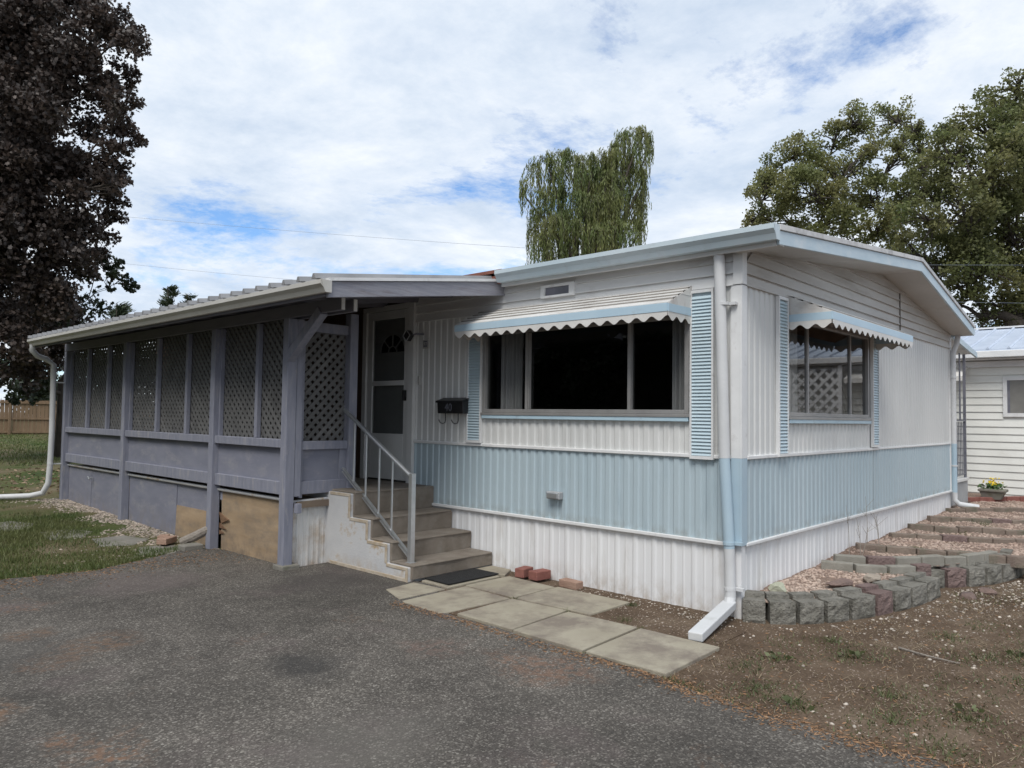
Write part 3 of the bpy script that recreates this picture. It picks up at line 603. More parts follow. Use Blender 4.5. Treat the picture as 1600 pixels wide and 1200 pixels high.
# awnings: stepped slats on top, vertical ends, blue band, scalloped valance
def awning(ax, a0, a1, zw, zf, D=.40, nslat=5):
    T = (lambda a, d, z: (-d, a, z)) if ax == 0 else (lambda a, d, z: (a, -d, z))
    root = MB().prism([T(a0+.005, .0, zw-.004), T(a0+.005, D-.01, zf-.02), T(a0+.005, D-.01, zf-.03), T(a0+.005, 0, zw-.02)], Vector(T(a1-a0-.01, 0, 0))).build('awning', M['splint'], home)
    for k in range(nslat):
        d0, d1 = D*k/nslat, D*(k+1)/nslat; z0 = zw+(zf-zw)*k/nslat; z1 = zw+(zf-zw)*(k+1)/nslat
        ds = d1-.001; zs = z1+(.0165 if k < nslat-1 else .006)
        if k < nslat-1: MB().prism([T(a0+.002, d1-.0005, z1+.0135), T(a0+.002, d1+.0015, z1+.0135), T(a0+.002, d1+.0015, z1+.002), T(a0+.002, d1-.0005, z1+.002)], Vector(T(a1-a0-.004, 0, 0))).build('slat_shade_strip', M['gap'], root)  # solid dark strip on each step, painted as the shade between slats
        MB().prism([T(a0, d0, z0+.003), T(a0, ds, zs), T(a0, ds, zs-.005), T(a0, d0, z0-.004)], Vector(T(a1-a0, 0, 0))).build('slat', M['awnt'], root)
    bb = .068
    MB().prism([T(a0, D, zf), T(a0, D+.012, zf-.004), T(a0, D+.012, zf-bb), T(a0, D, zf-bb-.002)], Vector(T(a1-a0, 0, 0))).build('front_band', M['awnb'], root)
    # scallops
    def scal(p0, p1, nsc, zt, dep, name):
        mb = MB(); n = nsc*8; p0 = Vector(p0); p1 = Vector(p1)
        for k in range(n+1):
            p = p0.lerp(p1, k/n); z = zt-dep*(.74-.26*math.cos(2*math.pi*k/8))
            mb.v.append((p.x, p.y, zt)); mb.v.append((p.x, p.y, z))
        for k in range(n): mb.f.append((2*k, 2*k+2, 2*k+3, 2*k+1))
        o = mb.build(name, M['awnw'], root, fix=False); so = o.modifiers.new('s', 'SOLIDIFY'); so.thickness = .003; return o
    nsc = round((a1-a0)/.145)
    scal(T(a0, D+.008, 0), T(a1, D+.008, 0), nsc, zf-bb+.004, .075, 'valance')
    for a, s in ((a0, -1), (a1, 1)):
        MB().prism([T(a, 0, zw), T(a, D, zf), T(a, D, zf-.003), T(a, 0, zf-.003)], Vector(T(s*.004, 0, 0))).build('end_panel', M['awnt'], root)
        MB().prism([T(a, 0, (zw+zf)/2+.008), T(a, D*.5, (zw+zf)/2+.004), T(a, D*.5, (zw+zf)/2), T(a, 0, (zw+zf)/2)], Vector(T(s*.007, 0, 0))).build('end_seam', M['awnt'], root)
        MB().prism([T(a, 0, zf-.004), T(a, D, zf-.004), T(a, D, zf-bb), T(a, 0, zf-bb)], Vector(T(s*.008, 0, 0))).build('end_band', M['awnb'], root)
        scal(T(a+s*.004, 0, 0), T(a+s*.004, D, 0), 3, zf-bb+.004, .075, 'end_valance')
    return root
awning(0, .42, 2.885, 2.662, 2.470); awning(1, .86, 3.235, 2.650, 2.475)
# roof vent in the lap siding, utility box, doorbell
v = MB().box(-.05, 0, 1.64, 2.05, 2.705, 2.725).box(-.05, 0, 1.64, 2.05, 2.805, 2.83).box(-.05, 0, 1.64, 1.70, 2.7255, 2.8045).box(-.05, 0, 2.0, 2.05, 2.7255, 2.8045).build('wall_vent', M['trim'], home)
MB().box(-.034, -.0, 1.70, 2.0, 2.7255, 2.8045).build('vent_flap', M['iron'], v)
u = MB().box(-.075, -.012, 1.77, 1.93, .775, .845).build('outlet_box', M['conc2'], home, bevel=.008); MB().box(-.09, -.076, 1.785, 1.915, .785, .835).build('outlet_cover', M['galv'], u, bevel=.005)
MB().box(-.03, -.012, 3.875, 3.905, 1.90, 2.0).build('doorbell', M['plate'], home, bevel=.005)
# door
df = MB().box(-.05,.02,3.965,4.06,.77,2.80).box(-.05,.02,4.87,4.945,.77,2.80).box(-.05,.02,3.965,4.945,2.8005,2.86).build('door_frame', M['doorw'], home, bevel=.004)
sd = MB().box(-.025,.012,4.065,4.16,.79,2.795).box(-.025,.012,4.77,4.865,.79,2.795).box(-.025,.012,4.1605,4.7695,2.70,2.795).box(-.025,.012,4.1605,4.7695,1.90,1.96).box(-.025,.012,4.1605,4.7695,.79,1.33).build('storm_door', M['doorw'], home, bevel=.004)
MB().quad((-.008,4.15,1.96),(-.008,4.78,1.96),(-.008,4.78,2.71),(-.008,4.15,2.71)).build('pane', M['glass'], sd); MB().quad((-.008,4.15,1.33),(-.008,4.78,1.33),(-.008,4.78,1.90),(-.008,4.15,1.90)).build('pane', M['glass'], sd)
MB().box(-.07,-.026,4.10,4.125,1.72,1.84).build('handle', M['black'], sd, bevel=.004)
idr = MB().box(.05,.085,4.06,4.87,.78,2.80).build('inner_door', M['doorw'], home)
fl = MB(); c0 = (4.465, 2.30)
pts = [(.049, c0[0]+.24*math.cos(t), c0[1]+.22*math.sin(t)) for t in [math.pi*k/16 for k in range(17)]]
fo = MB().poly(pts).build('fanlight', M['black'], idr)
mt = MB()
for t in (0, math.pi/4, math.pi/2, math.pi*3/4, math.pi): mt.bar((.045, c0[0]+.08*math.cos(t), c0[1]+.075*math.sin(t)), (.045, c0[0]+.24*math.cos(t), c0[1]+.22*math.sin(t)), .018, .012)
for r, s in ((.08, .075), (.24, .22)):
    q = [(.045, c0[0]+r*math.cos(math.pi*k/12), c0[1]+s*math.sin(math.pi*k/12)) for k in range(13)]
    for a, b in zip(q, q[1:]): mt.bar(a, b, .02, .012)
mt.bar((.045, c0[0]-.25, c0[1]), (.045, c0[0]+.25, c0[1]), .02, .012); mt.build('muntins', M['doorw'], idr)

# ------------------------------------------------------------------ porch
porch = thing('lattice_porch', (-1.6, 4, 0), 'purple grey wooden porch with lattice screens and ribbed metal roof', 'porch')
PF = -1.63; PYS = (3.99, 5.56, 8.22, 10.74); BZ = 2.505
for i, y in enumerate(PYS):
    z0 = hgt(PF, y)-.05+(0.07 if i == 0 else 0)
    p = MB().box(PF, PF+.105, y, y+.105, z0, BZ).build('post', M['wood'], porch, bevel=.006)
    MB().box(PF+.108, PF+.18, y+.005, y+.098, .72, BZ).build('stud', M['wood'], p, bevel=.004)
    MB().box(PF+.108, PF+.16, y-.06, y-.002, .56, .655).build('blocking', M['wood'], p, bevel=.003)
MB().box(PF-.03, PF+.17, 3.95, 4.13, -.03, .055).build('footing', M['stone'], porch, bevel=.01)
for x in (PF, -1.495): MB().box(x, x+.045, 3.10, 10.85, BZ+.002, 2.625).build('beam', M['beam'], porch, bevel=.004)
MB().box(PF+.004, PF+.041, 3.092, 3.0995, BZ+.006, 2.62).build('beam_end', M['trim'], porch); MB().box(-1.491, -1.454, 3.092, 3.0995, BZ+.006, 2.62).build('beam_end', M['trim'], porch)
bays = [(PYS[i]+.107, PYS[i+1]-.002) for i in range(3)]
mull = [(4.70,), (6.41, 7.29), (9.06, 9.90)]
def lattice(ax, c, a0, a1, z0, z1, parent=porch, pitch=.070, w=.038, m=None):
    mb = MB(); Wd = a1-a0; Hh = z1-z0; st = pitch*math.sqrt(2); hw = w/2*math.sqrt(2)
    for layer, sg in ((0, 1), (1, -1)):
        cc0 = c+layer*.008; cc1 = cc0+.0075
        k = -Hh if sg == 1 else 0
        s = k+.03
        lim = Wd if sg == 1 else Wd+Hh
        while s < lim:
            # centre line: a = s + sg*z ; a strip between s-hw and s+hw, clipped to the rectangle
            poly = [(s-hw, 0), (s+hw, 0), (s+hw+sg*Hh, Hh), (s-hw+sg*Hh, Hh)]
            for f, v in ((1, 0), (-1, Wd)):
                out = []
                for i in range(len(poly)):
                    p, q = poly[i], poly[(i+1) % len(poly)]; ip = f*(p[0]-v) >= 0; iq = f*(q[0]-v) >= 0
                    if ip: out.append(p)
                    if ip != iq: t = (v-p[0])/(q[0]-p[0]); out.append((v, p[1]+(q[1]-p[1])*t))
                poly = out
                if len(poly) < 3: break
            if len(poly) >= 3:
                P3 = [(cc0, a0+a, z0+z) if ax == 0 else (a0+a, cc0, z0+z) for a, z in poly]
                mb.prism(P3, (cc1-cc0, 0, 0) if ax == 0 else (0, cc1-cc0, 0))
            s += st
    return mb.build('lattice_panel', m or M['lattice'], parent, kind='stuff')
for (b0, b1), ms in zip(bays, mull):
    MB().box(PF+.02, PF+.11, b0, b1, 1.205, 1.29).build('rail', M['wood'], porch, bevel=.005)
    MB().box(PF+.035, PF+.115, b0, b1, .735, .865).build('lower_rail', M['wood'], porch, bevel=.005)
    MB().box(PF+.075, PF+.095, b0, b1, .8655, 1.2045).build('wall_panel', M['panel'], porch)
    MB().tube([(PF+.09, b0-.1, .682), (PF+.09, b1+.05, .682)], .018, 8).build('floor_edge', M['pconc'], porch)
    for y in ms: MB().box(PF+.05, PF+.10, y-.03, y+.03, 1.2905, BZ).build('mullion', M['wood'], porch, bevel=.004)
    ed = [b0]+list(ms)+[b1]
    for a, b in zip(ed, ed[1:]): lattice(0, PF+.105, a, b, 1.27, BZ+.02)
    for yy in (b0+.0, b1-.035): MB().box(PF+.06, PF+.10, yy, yy+.035, 1.2905, BZ).build('stop', M['wood'], porch)
# skirting boards under the porch
def sheet(y0, y1, z0, z1, m, x=PF+.105, lean=0, z0b=None):
    z0b = z0 if z0b is None else z0b
    p = [(x, y0, z0), (x, y1, z0b), (x+lean, y1, z1), (x+lean, y0, z1)]
    return MB().prism(p, (.012, 0, 0)).build('skirt_panel', m, porch)
sheet(9.72, 10.76, .08, .665, M['panel']); sheet(8.30, 9.71, .05, .665, M['panel'], PF+.108)
sheet(6.70, 8.215, .03, .662, M['panel']); sheet(5.66, 6.69, .37, .664, M['panel'], PF+.112)
sheet(5.62, 6.70, -.02, .40, M['ply'], PF+.098, .012); sheet(4.12, 5.52, -.04, .665, M['ply'], PF+.118, -.01)
MB().prism([(PF+.10, 5.56, .42), (PF+.085, 5.30, .36), (PF+.10, 5.50, .30)], (.012,0,0)).prism([(PF+.11, 5.56, .30), (PF+.09, 5.36, .25), (PF+.11, 5.56, .24)], (.006,0,0)).prism([(PF+.11, 5.56, .22), (PF+.095, 5.42, .20), (PF+.11, 5.56, .17)], (.006,0,0)).build('torn_veneer', M['splint'], porch)
MB().tube([(PF+.09, 9.62, .54), (PF+.03, 9.62, .54)], .012, 8).tube([(PF+.035, 9.66, .56), (PF+.03, 9.58, .525)], .010, 8).build('garden_tap', M['galv'], porch)
MB().box(-1.47, -.09, 4.02, 10.95, .60, .664).build('porch_floor', M['floorw'], porch)
# return wall beside the steps
RY = 4.03
MB().box(-.885, -.785, RY-.03, RY+.075, .665, 2.63).build('post', M['wood'], porch, bevel=.006)
MB().box(-1.448, -.8855, RY-.015, RY+.06, 1.185, 1.272).build('rail', M['wood'], porch, bevel=.005)
MB().box(-1.448, -.8855, RY-.005, RY+.06, .735, .865).build('lower_rail', M['wood'], porch, bevel=.005)
MB().box(-1.448, -.8855, RY+.03, RY+.045, .8655, 1.1845).build('wall_panel', M['panel'], porch)
MB().box(-1.448, -.8855, RY+.01, RY+.06, 2.40, 2.50).build('header', M['wood'], porch, bevel=.005)
MB().box(-1.448, -1.41, RY+.0, RY+.055, .70, 2.40).build('stud', M['wood'], porch); MB().box(-.965, -.8857, RY+.012, RY+.027, .78, 1.184).build('stud', M['wood'], porch)
lattice(1, RY+.055, -1.42, -.88, 1.25, 2.42)
corr(MB(), 1, RY+.05, -1, -1.485, -1.0, -.04, .645, .12, .010, SKP).build('corner_skirting', M['skirt2'], porch, fix=False)
MB().tube([(-1.50, RY+.03, .662), (-1.0, RY+.03, .675)], .016, 8).build('floor_edge', M['pconc'], porch)
MB().bar((PF+.03, 4.02, 2.10), (PF+.03, 3.44, 2.53), .085, .09).build('brace', M['wood'], porch, bevel=.004)
# porch roof
RX0, RX1, RZ0, RZ1 = -2.15, .03, 2.664, 2.964
prz = lambda x: RZ0+(RZ1-RZ0)*(x-RX0)/(RX1-RX0)
RYA, RYB = 2.60, 10.74
for k in range(14):
    y = 2.75+k*.59; MB().prism([(-2.08, y, prz(-2.08)-.105), (-.0, y, prz(0)-.105), (-.0, y, prz(0)-.02), (-2.08, y, prz(-2.08)-.02)], (0, .04, 0)).build('rafter', M['beam'], porch)
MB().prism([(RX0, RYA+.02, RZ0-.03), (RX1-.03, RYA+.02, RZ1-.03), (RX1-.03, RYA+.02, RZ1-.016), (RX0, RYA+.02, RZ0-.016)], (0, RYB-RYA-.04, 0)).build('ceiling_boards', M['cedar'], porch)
MB().prism([(RX0, RYA, RZ0-.012), (RX1, RYA, RZ1-.012), (RX1, RYA, RZ1), (RX0, RYA, RZ0)], (0, RYB-RYA, 0)).build('roof_deck', M['roof'], porch)
y = RYA+.03
while y < RYB:
    MB().prism([(RX0-.05, y, RZ0-.004), (RX0-.05, y+.06, RZ0-.004), (RX0-.05, y+.042, RZ0+.040), (RX0-.05, y+.018, RZ0+.040)], (RX1-RX0, 0, RZ1-RZ0)).build('roof_rib', M['proof'], porch); y += .235
MB().prism([(-2.115, RYA-.035, 2.505), (.0, RYA-.035, 2.795), (.0, RYA-.035, 2.935), (-2.115, RYA-.035, 2.640)], (0, .034, 0)).build('fascia', M['woodh'], porch, bevel=.004)
MB().prism([(-2.12, RYA-.05, 2.642), (.005, RYA-.05, 2.938), (.005, RYA-.05, 2.966), (-2.12, RYA-.05, 2.668)], (0, .06, 0)).build('drip_edge', M['trim'], porch)
gutter(-2.195, RYA-.05, 10.70, 2.545, M['gutterw'], porch, .10, .100)
MB().box(-2.118, -2.10, RYA+.01, 10.70, 2.52, 2.64).build('eave_board', M['beam'], porch)
# far end screen
lattice(1, 10.95, -1.45, -.05, 1.25, 2.5); MB().box(-1.5, -.05, 10.93, 10.95, .7, 1.25).build('wall_panel', M['panel'], porch)
# porch downpipe and ground extension
pd = MB().tube([(-2.14,10.62,2.56),(-2.14,10.64,2.48),(-2.06,10.68,2.40),(-1.92,10.74,2.36),(-1.80,10.78,2.28),(-1.78,10.80,1.2),(-1.79,10.80,.62)], .042, 12).build('downpipe', M['pipe'], porch, smooth=True)
MB().tube([(-1.79,10.80,.64),(-1.80,10.80,.40),(-1.86,10.85,.24),(-2.0,11.0,.19),(-2.6,11.35,.17),(-4.2,12.3,.15)], .044, 12).build('pipe_extension', M['pipe'], pd, smooth=True)
for z in (2.0, .70): MB().tube([(-1.785,10.80,z-.012),(-1.785,10.80,z+.012)], .048, 12).box(-1.75, -1.63, 10.79, 10.81, z-.01, z+.01).build('pipe_strap', M['pipe'], pd)
# ------------------------------------------------------------------ steps, rail, small things at the entrance
steps = thing('entrance_steps', (-.5, 2.7, 0), 'carpeted concrete entrance steps with peeling white side wall', 'steps')
SY = [2.70, 3.01, 3.32, 3.62]; SZ = [.165, .345, .535, .770]
prof = [(SY[0]+.03, -.04)]
for k in range(4):
    prof.append((SY[k]+.03, SZ[k]-.022))
    prof.append(((SY[k+1]+.03) if k < 3 else 4.9, SZ[k]-.022))
prof.append((4.9, -.04))
MB().prism([(-1.095, y, z) for y, z in prof], (.09, 0, 0)).build('side_wall', M['pconc'], steps, bevel=.008)
MB().prism([(-1.004, y+.006, z-.004) for y, z in prof], (1.0, 0, 0)).build('core', M['conc2'], steps)
for k in range(4):
    y0 = SY[k]; y1 = SY[k+1]+.034 if k < 3 else 5.2; z = SZ[k]; zb = 0.035 if k == 0 else SZ[k-1]+.002
    mb = MB(); n = 16
    for (ya, yb, za, zc) in ((y0+.004, y0+.034, zb, z-.02),):
        for i in range(n):
            xa = -1.055+1.05*i/n; xb = -1.055+1.05*(i+1)/n
            w = lambda x, q: .006*math.sin(x*9+k*2+q*7)
            mb.hexa([(xa,ya+w(xa,0),za),(xb,ya+w(xb,0),za),(xb,yb,za),(xa,yb,za),(xa,ya-.006+w(xa,1),zc),(xb,ya-.006+w(xb,1),zc),(xb,yb,zc),(xa,yb,zc)])
    mb.build('riser', M['carpet'], steps)
    MB().box(-1.060, -.012, y0-.012, y1, z-.022, z).build('tread', M['carpet'], steps, bevel=.012)
for k in range(4):
    y0 = SY[k]+.03; y1 = SY[k+1]+.03 if k < 3 else 4.0; zt = SZ[k]-.022; zb = SZ[k-1]-.022 if k else 0
    MB().box(-1.1, -1.088, y0-.004, y1, zt-.030, zt+.002).box(-1.1, -1.088, y0-.006, y0+.026, zb, zt-.0305).build('worn_edge', M['worn'], steps, bevel=.004)
MB().box(-1.099, -1.09, 2.74, 3.98, -.03, .045).build('worn_edge', M['worn'], steps, bevel=.004)
rail = thing('stair_handrail', (-.97, 2.84, .165), 'grey metal stair handrail with thin balusters', 'handrail')
MB().box(-1.0, -.95, 2.80, 2.85, .160, 1.0).build('post', M['galv'], rail, bevel=.004); MB().box(-1.012, -.938, 2.788, 2.862, .160, .168).build('base_plate', M['galv'], rail)
MB().tube([(-.955, 3.985, 1.60), (-.972, 2.855, .975)], .021, 12).build('top_rail', M['galv'], rail, smooth=True)
lo0, lo1 = Vector((-.955, 3.985, .985)), Vector((-.972, 2.855, .245))
MB().bar(lo0, lo1, .028, .012).bar(lo0-Vector((0,0,.035)), lo1-Vector((0,0,.035)), .028, .012).build('lower_rail', M['galv'], rail)
for t in (.17, .36, .56, .75):
    a = lo0.lerp(lo1, t); b = Vector((-.955, 3.985, 1.60)).lerp(Vector((-.972, 2.855, .975)), t)
    MB().bar(a-Vector((0,0,.02)), b, .014, .014).build('baluster', M['galv'], rail)
mb_ = thing('mailbox', (-.03, 3.25, 1.5), 'black wall mailbox with two hooks below beside the shutter', 'mailbox')
MB().prism([(-.012,3.055,1.575),(-.115,3.055,1.575),(-.125,3.055,1.70),(-.012,3.055,1.735)], (0,.40,0)).build('body', M['black'], mb_, bevel=.006)
MB().prism([(-.012,3.045,1.737),(-.138,3.045,1.702),(-.142,3.045,1.690),(-.138,3.045,1.712),(-.012,3.045,1.748)], (0,.42,0)).build('lid', M['black'], mb_, bevel=.003)
for y in (3.14, 3.34): MB().tube([(-.10,y,1.58),(-.10,y,1.50),(-.11,y,1.475),(-.135,y+.012,1.465),(-.16,y+.02,1.48),(-.172,y+.03,1.51)], .006, 8).build('hook', M['black'], mb_, smooth=True)
def text(body, size, loc, rot, m, parent, name='number'):
    cu = bpy.data.curves.new(name, 'FONT'); cu.body = body; cu.size = size; cu.extrude = .0015; cu.align_x = 'CENTER'; cu.align_y = 'CENTER'
    tmp = bpy.data.objects.new('tmp', cu); COL.objects.link(tmp); dg = bpy.context.evaluated_depsgraph_get()
    me = bpy.data.meshes.new_from_object(tmp.evaluated_get(dg)); bpy.data.objects.remove(tmp)
    me.materials.clear(); me.materials.append(m); o = bpy.data.objects.new(name, me); COL.objects.link(o)
    o.parent = parent; o.location = Vector(loc)-ORG[parent.name]; o.rotation_euler = rot; return o
text('40', .115, (-.124, 3.275, 1.637), (R(90), 0, R(-90)), M['iron'], mb_)
lamp = thing('wall_lamp', (-.02, 3.80, 2.36), 'black square lantern hanging tilted beside the door frame', 'lamp')
MB().bar((-.012, 3.83, 2.475), (-.10, 3.86, 2.475), .025, .02).tube([(-.10,3.86,2.475),(-.13,3.90,2.46)], .009, 8).build('arm', M['iron'], lamp)
c = Vector((-.14, 3.945, 2.455)); a = Vector((0,.7071,.7071)); b = Vector((0,-.7071,.7071)); d = Vector((-.03, 0, 0))
MB().hexa([c-a*.044-b*.044-d, c+a*.044-b*.044-d, c+a*.044+b*.044-d, c-a*.044+b*.044-d, c-a*.044-b*.044+d, c+a*.044-b*.044+d, c+a*.044+b*.044+d, c-a*.044+b*.044+d]).build('lantern', M['black'], lamp)
fr = MB(); q = [c+d*1.1+v for v in (-a*.044-b*.044, a*.044-b*.044, a*.044+b*.044, -a*.044+b*.044)]
for i in range(4): fr.bar(q[i], q[(i+1) % 4], .007, .007)
fr.build('lantern_rim', M['conc2'], lamp)
plq = thing('number_plaque', (-.02, 3.80, 2.36), 'small square framed number plaque below the lantern', 'plaque')
MB().box(-.03,-.012,3.725,3.825,2.31,2.41).build('plate', M['plate'], plq, bevel=.003); MB().box(-.034,-.031,3.742,3.808,2.327,2.393).build('inset', M['iron'], plq)
text('92', .055, (-.036, 3.775, 2.36), (R(90), 0, R(-90)), M['plate'], plq)
props(MB().hexa([(-.95,2.32,.031),(-.30,2.32,.031),(-.30,2.66,.031),(-.94,2.66,.031),(-.95,2.32,.044),(-.30,2.32,.044),(-.30,2.66,.044),(-.94,2.66,.044)]).build('door_mat', M['rubber'], bevel=.004), 'black rubber door mat on the ground before the bottom step', 'door mat')
def brick(loc, rz_, sz, m, label, group=None, ry=0):
    l, w, h = sz; o = MB().box(-l/2, l/2, -w/2, w/2, 0, h).build('brick', m, bevel=.008); o.location = loc; o.rotation_euler = (0, ry, rz_)
    return props(o, label, 'brick', group)
brick((-.15, 2.13, .022), R(8), (.17,.105,.085), M['brick'], 'dark red brick left of another red brick beside the white skirting')
brick((-.13, 1.95, .022), R(-6), (.19,.115,.082), M['brick'], 'dark red brick right of another red brick beside the white skirting')
brick((-.125, 1.58, .0), R(86), (.21,.105,.07), M['brickt'], 'lone tan red brick lying by the white skirting')
brick((-1.80, 6.38, .035), R(60), (.22,.11,.06), M['brickt'], 'pale brown brick behind another near the leaning plywood', ry=R(4))
brick((-1.86, 6.14, .035), R(38), (.24,.12,.07), M['brickt'], 'pinkish brown brick in front of another near the porch post')
props(MB().tube([(-1.78,5.92,.07),(-1.70,5.80,.13),(-1.60,5.66,.22),(-1.55,5.60,.27)], [.05,.055,.05,.04], 10).build('log_offcut', M['log']), 'grey split log leaning against the second porch post', 'log')
props(MB().box(-.11,.11,-.09,.09,0,.07).build('stone_block', M['stone'], bevel=.012), 'grey stone block at the foot of the second porch post', 'stone').location = (-1.78, 5.70, .0)
def flat_stone(name, pts, z, m, label):
    o = MB().prism([(x, y, hgt(x, y)-.02) for x, y in pts], (0, 0, .02+z*.35)).build(name, m, bevel=.012); return props(o, label, 'stepping stone', 'stepping stones in the grass')
flat_stone('stepping_stone', [(-2.33,5.72),(-2.02,5.56),(-1.72,5.86),(-1.83,6.12),(-2.15,6.20)], .04, M['stone'], 'flat grey stepping stone closest to the driveway edge')
flat_stone('stepping_stone', [(-2.45,6.48),(-2.15,6.35),(-1.86,6.62),(-2.02,7.02),(-2.38,7.0)], .045, M['stone'], 'grey stepping stone second from the driveway, edged by pebbles')
flat_stone('stepping_stone', [(-2.75,7.22),(-2.42,7.18),(-2.2,7.5),(-2.35,7.88),(-2.7,7.8)], .045, M['stone'], 'grey stepping stone third from the driveway, half sunk in grass')
flat_stone('stepping_stone', [(-3.05,8.2),(-2.75,8.1),(-2.55,8.5),(-2.75,8.9),(-3.05,8.8)], .045, M['stone'], 'grey stepping stone farthest from the driveway, grass around it')

# ------------------------------------------------------------------ block walls and brick edging
def block_mesh(w, dep, h, m, seed, lip=True):
    r = random.Random(seed); mb = MB(); n = 6; t = .80
    for j in range(n):
        for i in range(n):
            u = i/(n-1); v = j/(n-1); e = 0 if (i in (0, n-1) or j in (0, n-1)) else 1
            mb.v.append(((u-.5)*w, -(r.uniform(.002,.020) if e else r.uniform(-.003,.004)), v*h+(r.uniform(-.004,.004) if e else 0)))
    for j in range(n-1):
        for i in range(n-1): a = j*n+i; mb.f.append((a, a+1, a+n+1, a+n))
    b = len(mb.v); wb = w*t
    mb.v += [(-wb/2, dep, 0), (wb/2, dep, 0), (wb/2, dep, h), (-wb/2, dep, h)]
    top = [(n-1)*n+i for i in range(n)]; left = [j*n for j in range(n)]; right = [j*n+n-1 for j in range(n)]
    mb.f.append(tuple(top+[b+2, b+3])); mb.f.append(tuple([b, b+3]+left[::-1])); mb.f.append(tuple(right+[b+2, b+1][::1])); mb.f.append((b, b+1, b+2, b+3))
    if lip:
        mb.hexa([(-w*.45, dep*.52, h-.005), (w*.45, dep*.52, h-.005), (wb/2, dep, h-.005), (-wb/2, dep, h-.005), (-w*.45, dep*.54, h+.032), (w*.45, dep*.54, h+.032), (wb/2, dep, h+.032), (-wb/2, dep, h+.032)])
    return mb
def arc_wall(pts, label, mats, z=0, h=.178, dep=.21):
    c = pts[len(pts)//2]; t = thing('block_wall', (c[0], c[1], 0), label, 'retaining wall')
    for i, (p, q) in enumerate(zip(pts, pts[1:])):
        p = Vector(p); q = Vector(q); d = q-p; w = d.length-.036
        mb = block_mesh(w, dep, h+random.uniform(-.004,.006), None, i+17*len(pts))
        ang = math.atan2(d.y, d.x)+random.uniform(-.03,.03); cx, cy = (p.x+q.x)/2, (p.y+q.y)/2; zz = hgt(cx, cy)+z-.012
        ca, sa = math.cos(ang), math.sin(ang); mb.v = [(cx+x*ca-y*sa, cy+x*sa+y*ca, zz+k) for x, y, k in mb.v]
        mb.build('block', mats[i % len(mats)], t)
    return t
bm1 = [M['block'], M['block'], M['block'], M['block'], M['block'], M['blockr'], M['block'], M['block'], M['block']]
arc_wall([(-.07,-.03),(.01,-.215),(.165,-.385),(.36,-.52),(.58,-.635),(.86,-.735),(1.10,-.80),(1.37,-.86),(1.68,-.905),(2.02,-.925)], 'curved retaining wall of grey split faced blocks at the house corner', bm1)
arc_wall([(2.20,-.72),(2.42,-.88),(2.62,-1.02),(2.83,-1.13),(3.10,-1.22),(3.42,-1.285),(3.74,-1.30),(4.05,-1.27)], 'second curved block wall behind the corner one at the frame edge', [M['block'], M['blockr'], M['block'], M['block'], M['block'], M['block'], M['block']])
def edging(pts, label, m, hh=.06, L=.28, wd=.09):
    t = thing('brick_edging', pts[0], label, 'garden edging'); P = [Vector(p)+Vector((0,0,.022)) for p in pts]; hh += .045
    tot = sum((b-a).length for a, b in zip(P, P[1:])); s = 0
    def ev(s):
        for a, b in zip(P, P[1:]):
            l = (b-a).length
            if s <= l: return a.lerp(b, s/l)
            s -= l
        return P[-1]
    while s < tot-.1:
        a = ev(s+.006); b = ev(min(tot, s+L-.006)); dz = random.uniform(-.01,.006)
        a = a+Vector((0,0,dz-hh/2)); b = b+Vector((0,0,dz+random.uniform(-.006,.006)-hh/2))
        MB().bar(a, b, wd, hh).build('edging_brick', m if random.random() > .10 else M['blockr'], t, bevel=.008); s += L
    return t
edging([(1.50,-.06,.245),(1.58,-.30,.240),(1.80,-.60,.232),(2.12,-.80,.225)], 'short curved brick edging starting at the skirting, nearest the corner wall', M['blockt'])
edging([(1.72,-.10,.285),(1.95,-.45,.27),(2.35,-.70,.255),(2.9,-1.0,.245),(3.4,-1.12,.24)], 'low grey edging row along the top of the second block wall', M['blockt'])
edging([(2.48,-.05,.292),(2.72,-.45,.272),(3.05,-.95,.245),(3.40,-1.35,.215),(4.1,-2.2,.18)], 'brown brick edging row, third up the gravel terraces', M['edge'], .07)
edging([(3.62,-.05,.282),(3.95,-.45,.262),(4.25,-.80,.245),(4.70,-1.20,.22),(5.6,-2.2,.18)], 'brick edging row with a red end, fourth up the gravel terraces', M['edge'], .08)
edging([(4.35,-.05,.310),(4.70,-.50,.285),(5.22,-1.05,.25),(6.3,-2.2,.2)], 'dark brick edging row, fifth up the gravel terraces', M['edge'], .10)
edging([(5.25,-.05,.322),(5.70,-.48,.30),(6.20,-.92,.27),(7.3,-2,.22)], 'mossy brick edging row, second from the top terrace', M['edge'], .08)
edging([(6.25,-.05,.345),(6.85,-.38,.325),(7.50,-.72,.30),(8.8,-1.5,.26)], 'topmost brick edging row below the white pipe shoe', M['edge'], .07)
edging([(7.9,.1,.365),(8.4,-.2,.355),(9.1,-.62,.345)], 'reddish edging row under the flower planter', M['brick'], .06)
def rock(loc, s, m, label, seed, rz_=0, cat='rock', name='rock'):
    bm = bmesh.new(); bmesh.ops.create_icosphere(bm, subdivisions=3, radius=1); r = random.Random(seed)
    pl = [(Vector((r.gauss(0,1), r.gauss(0,1), r.gauss(0,1))).normalized(), r.uniform(.55,.85)) for _ in range(14)]
    for v in bm.verts:
        for n, d in pl:
            k = v.co.dot(n)
            if k > d: v.co -= n*(k-d)
        v.co += Vector((r.gauss(0,.012), r.gauss(0,.012), r.gauss(0,.012)))
        v.co = Vector((v.co.x*s[0], v.co.y*s[1], v.co.z*s[2]))
    me = bpy.data.meshes.new(name); bm.to_mesh(me); bm.free(); me.materials.append(m)
    o = bpy.data.objects.new(name, me); COL.objects.link(o); o.location = loc; o.rotation_euler = (0, 0, rz_); return props(o, label, cat)
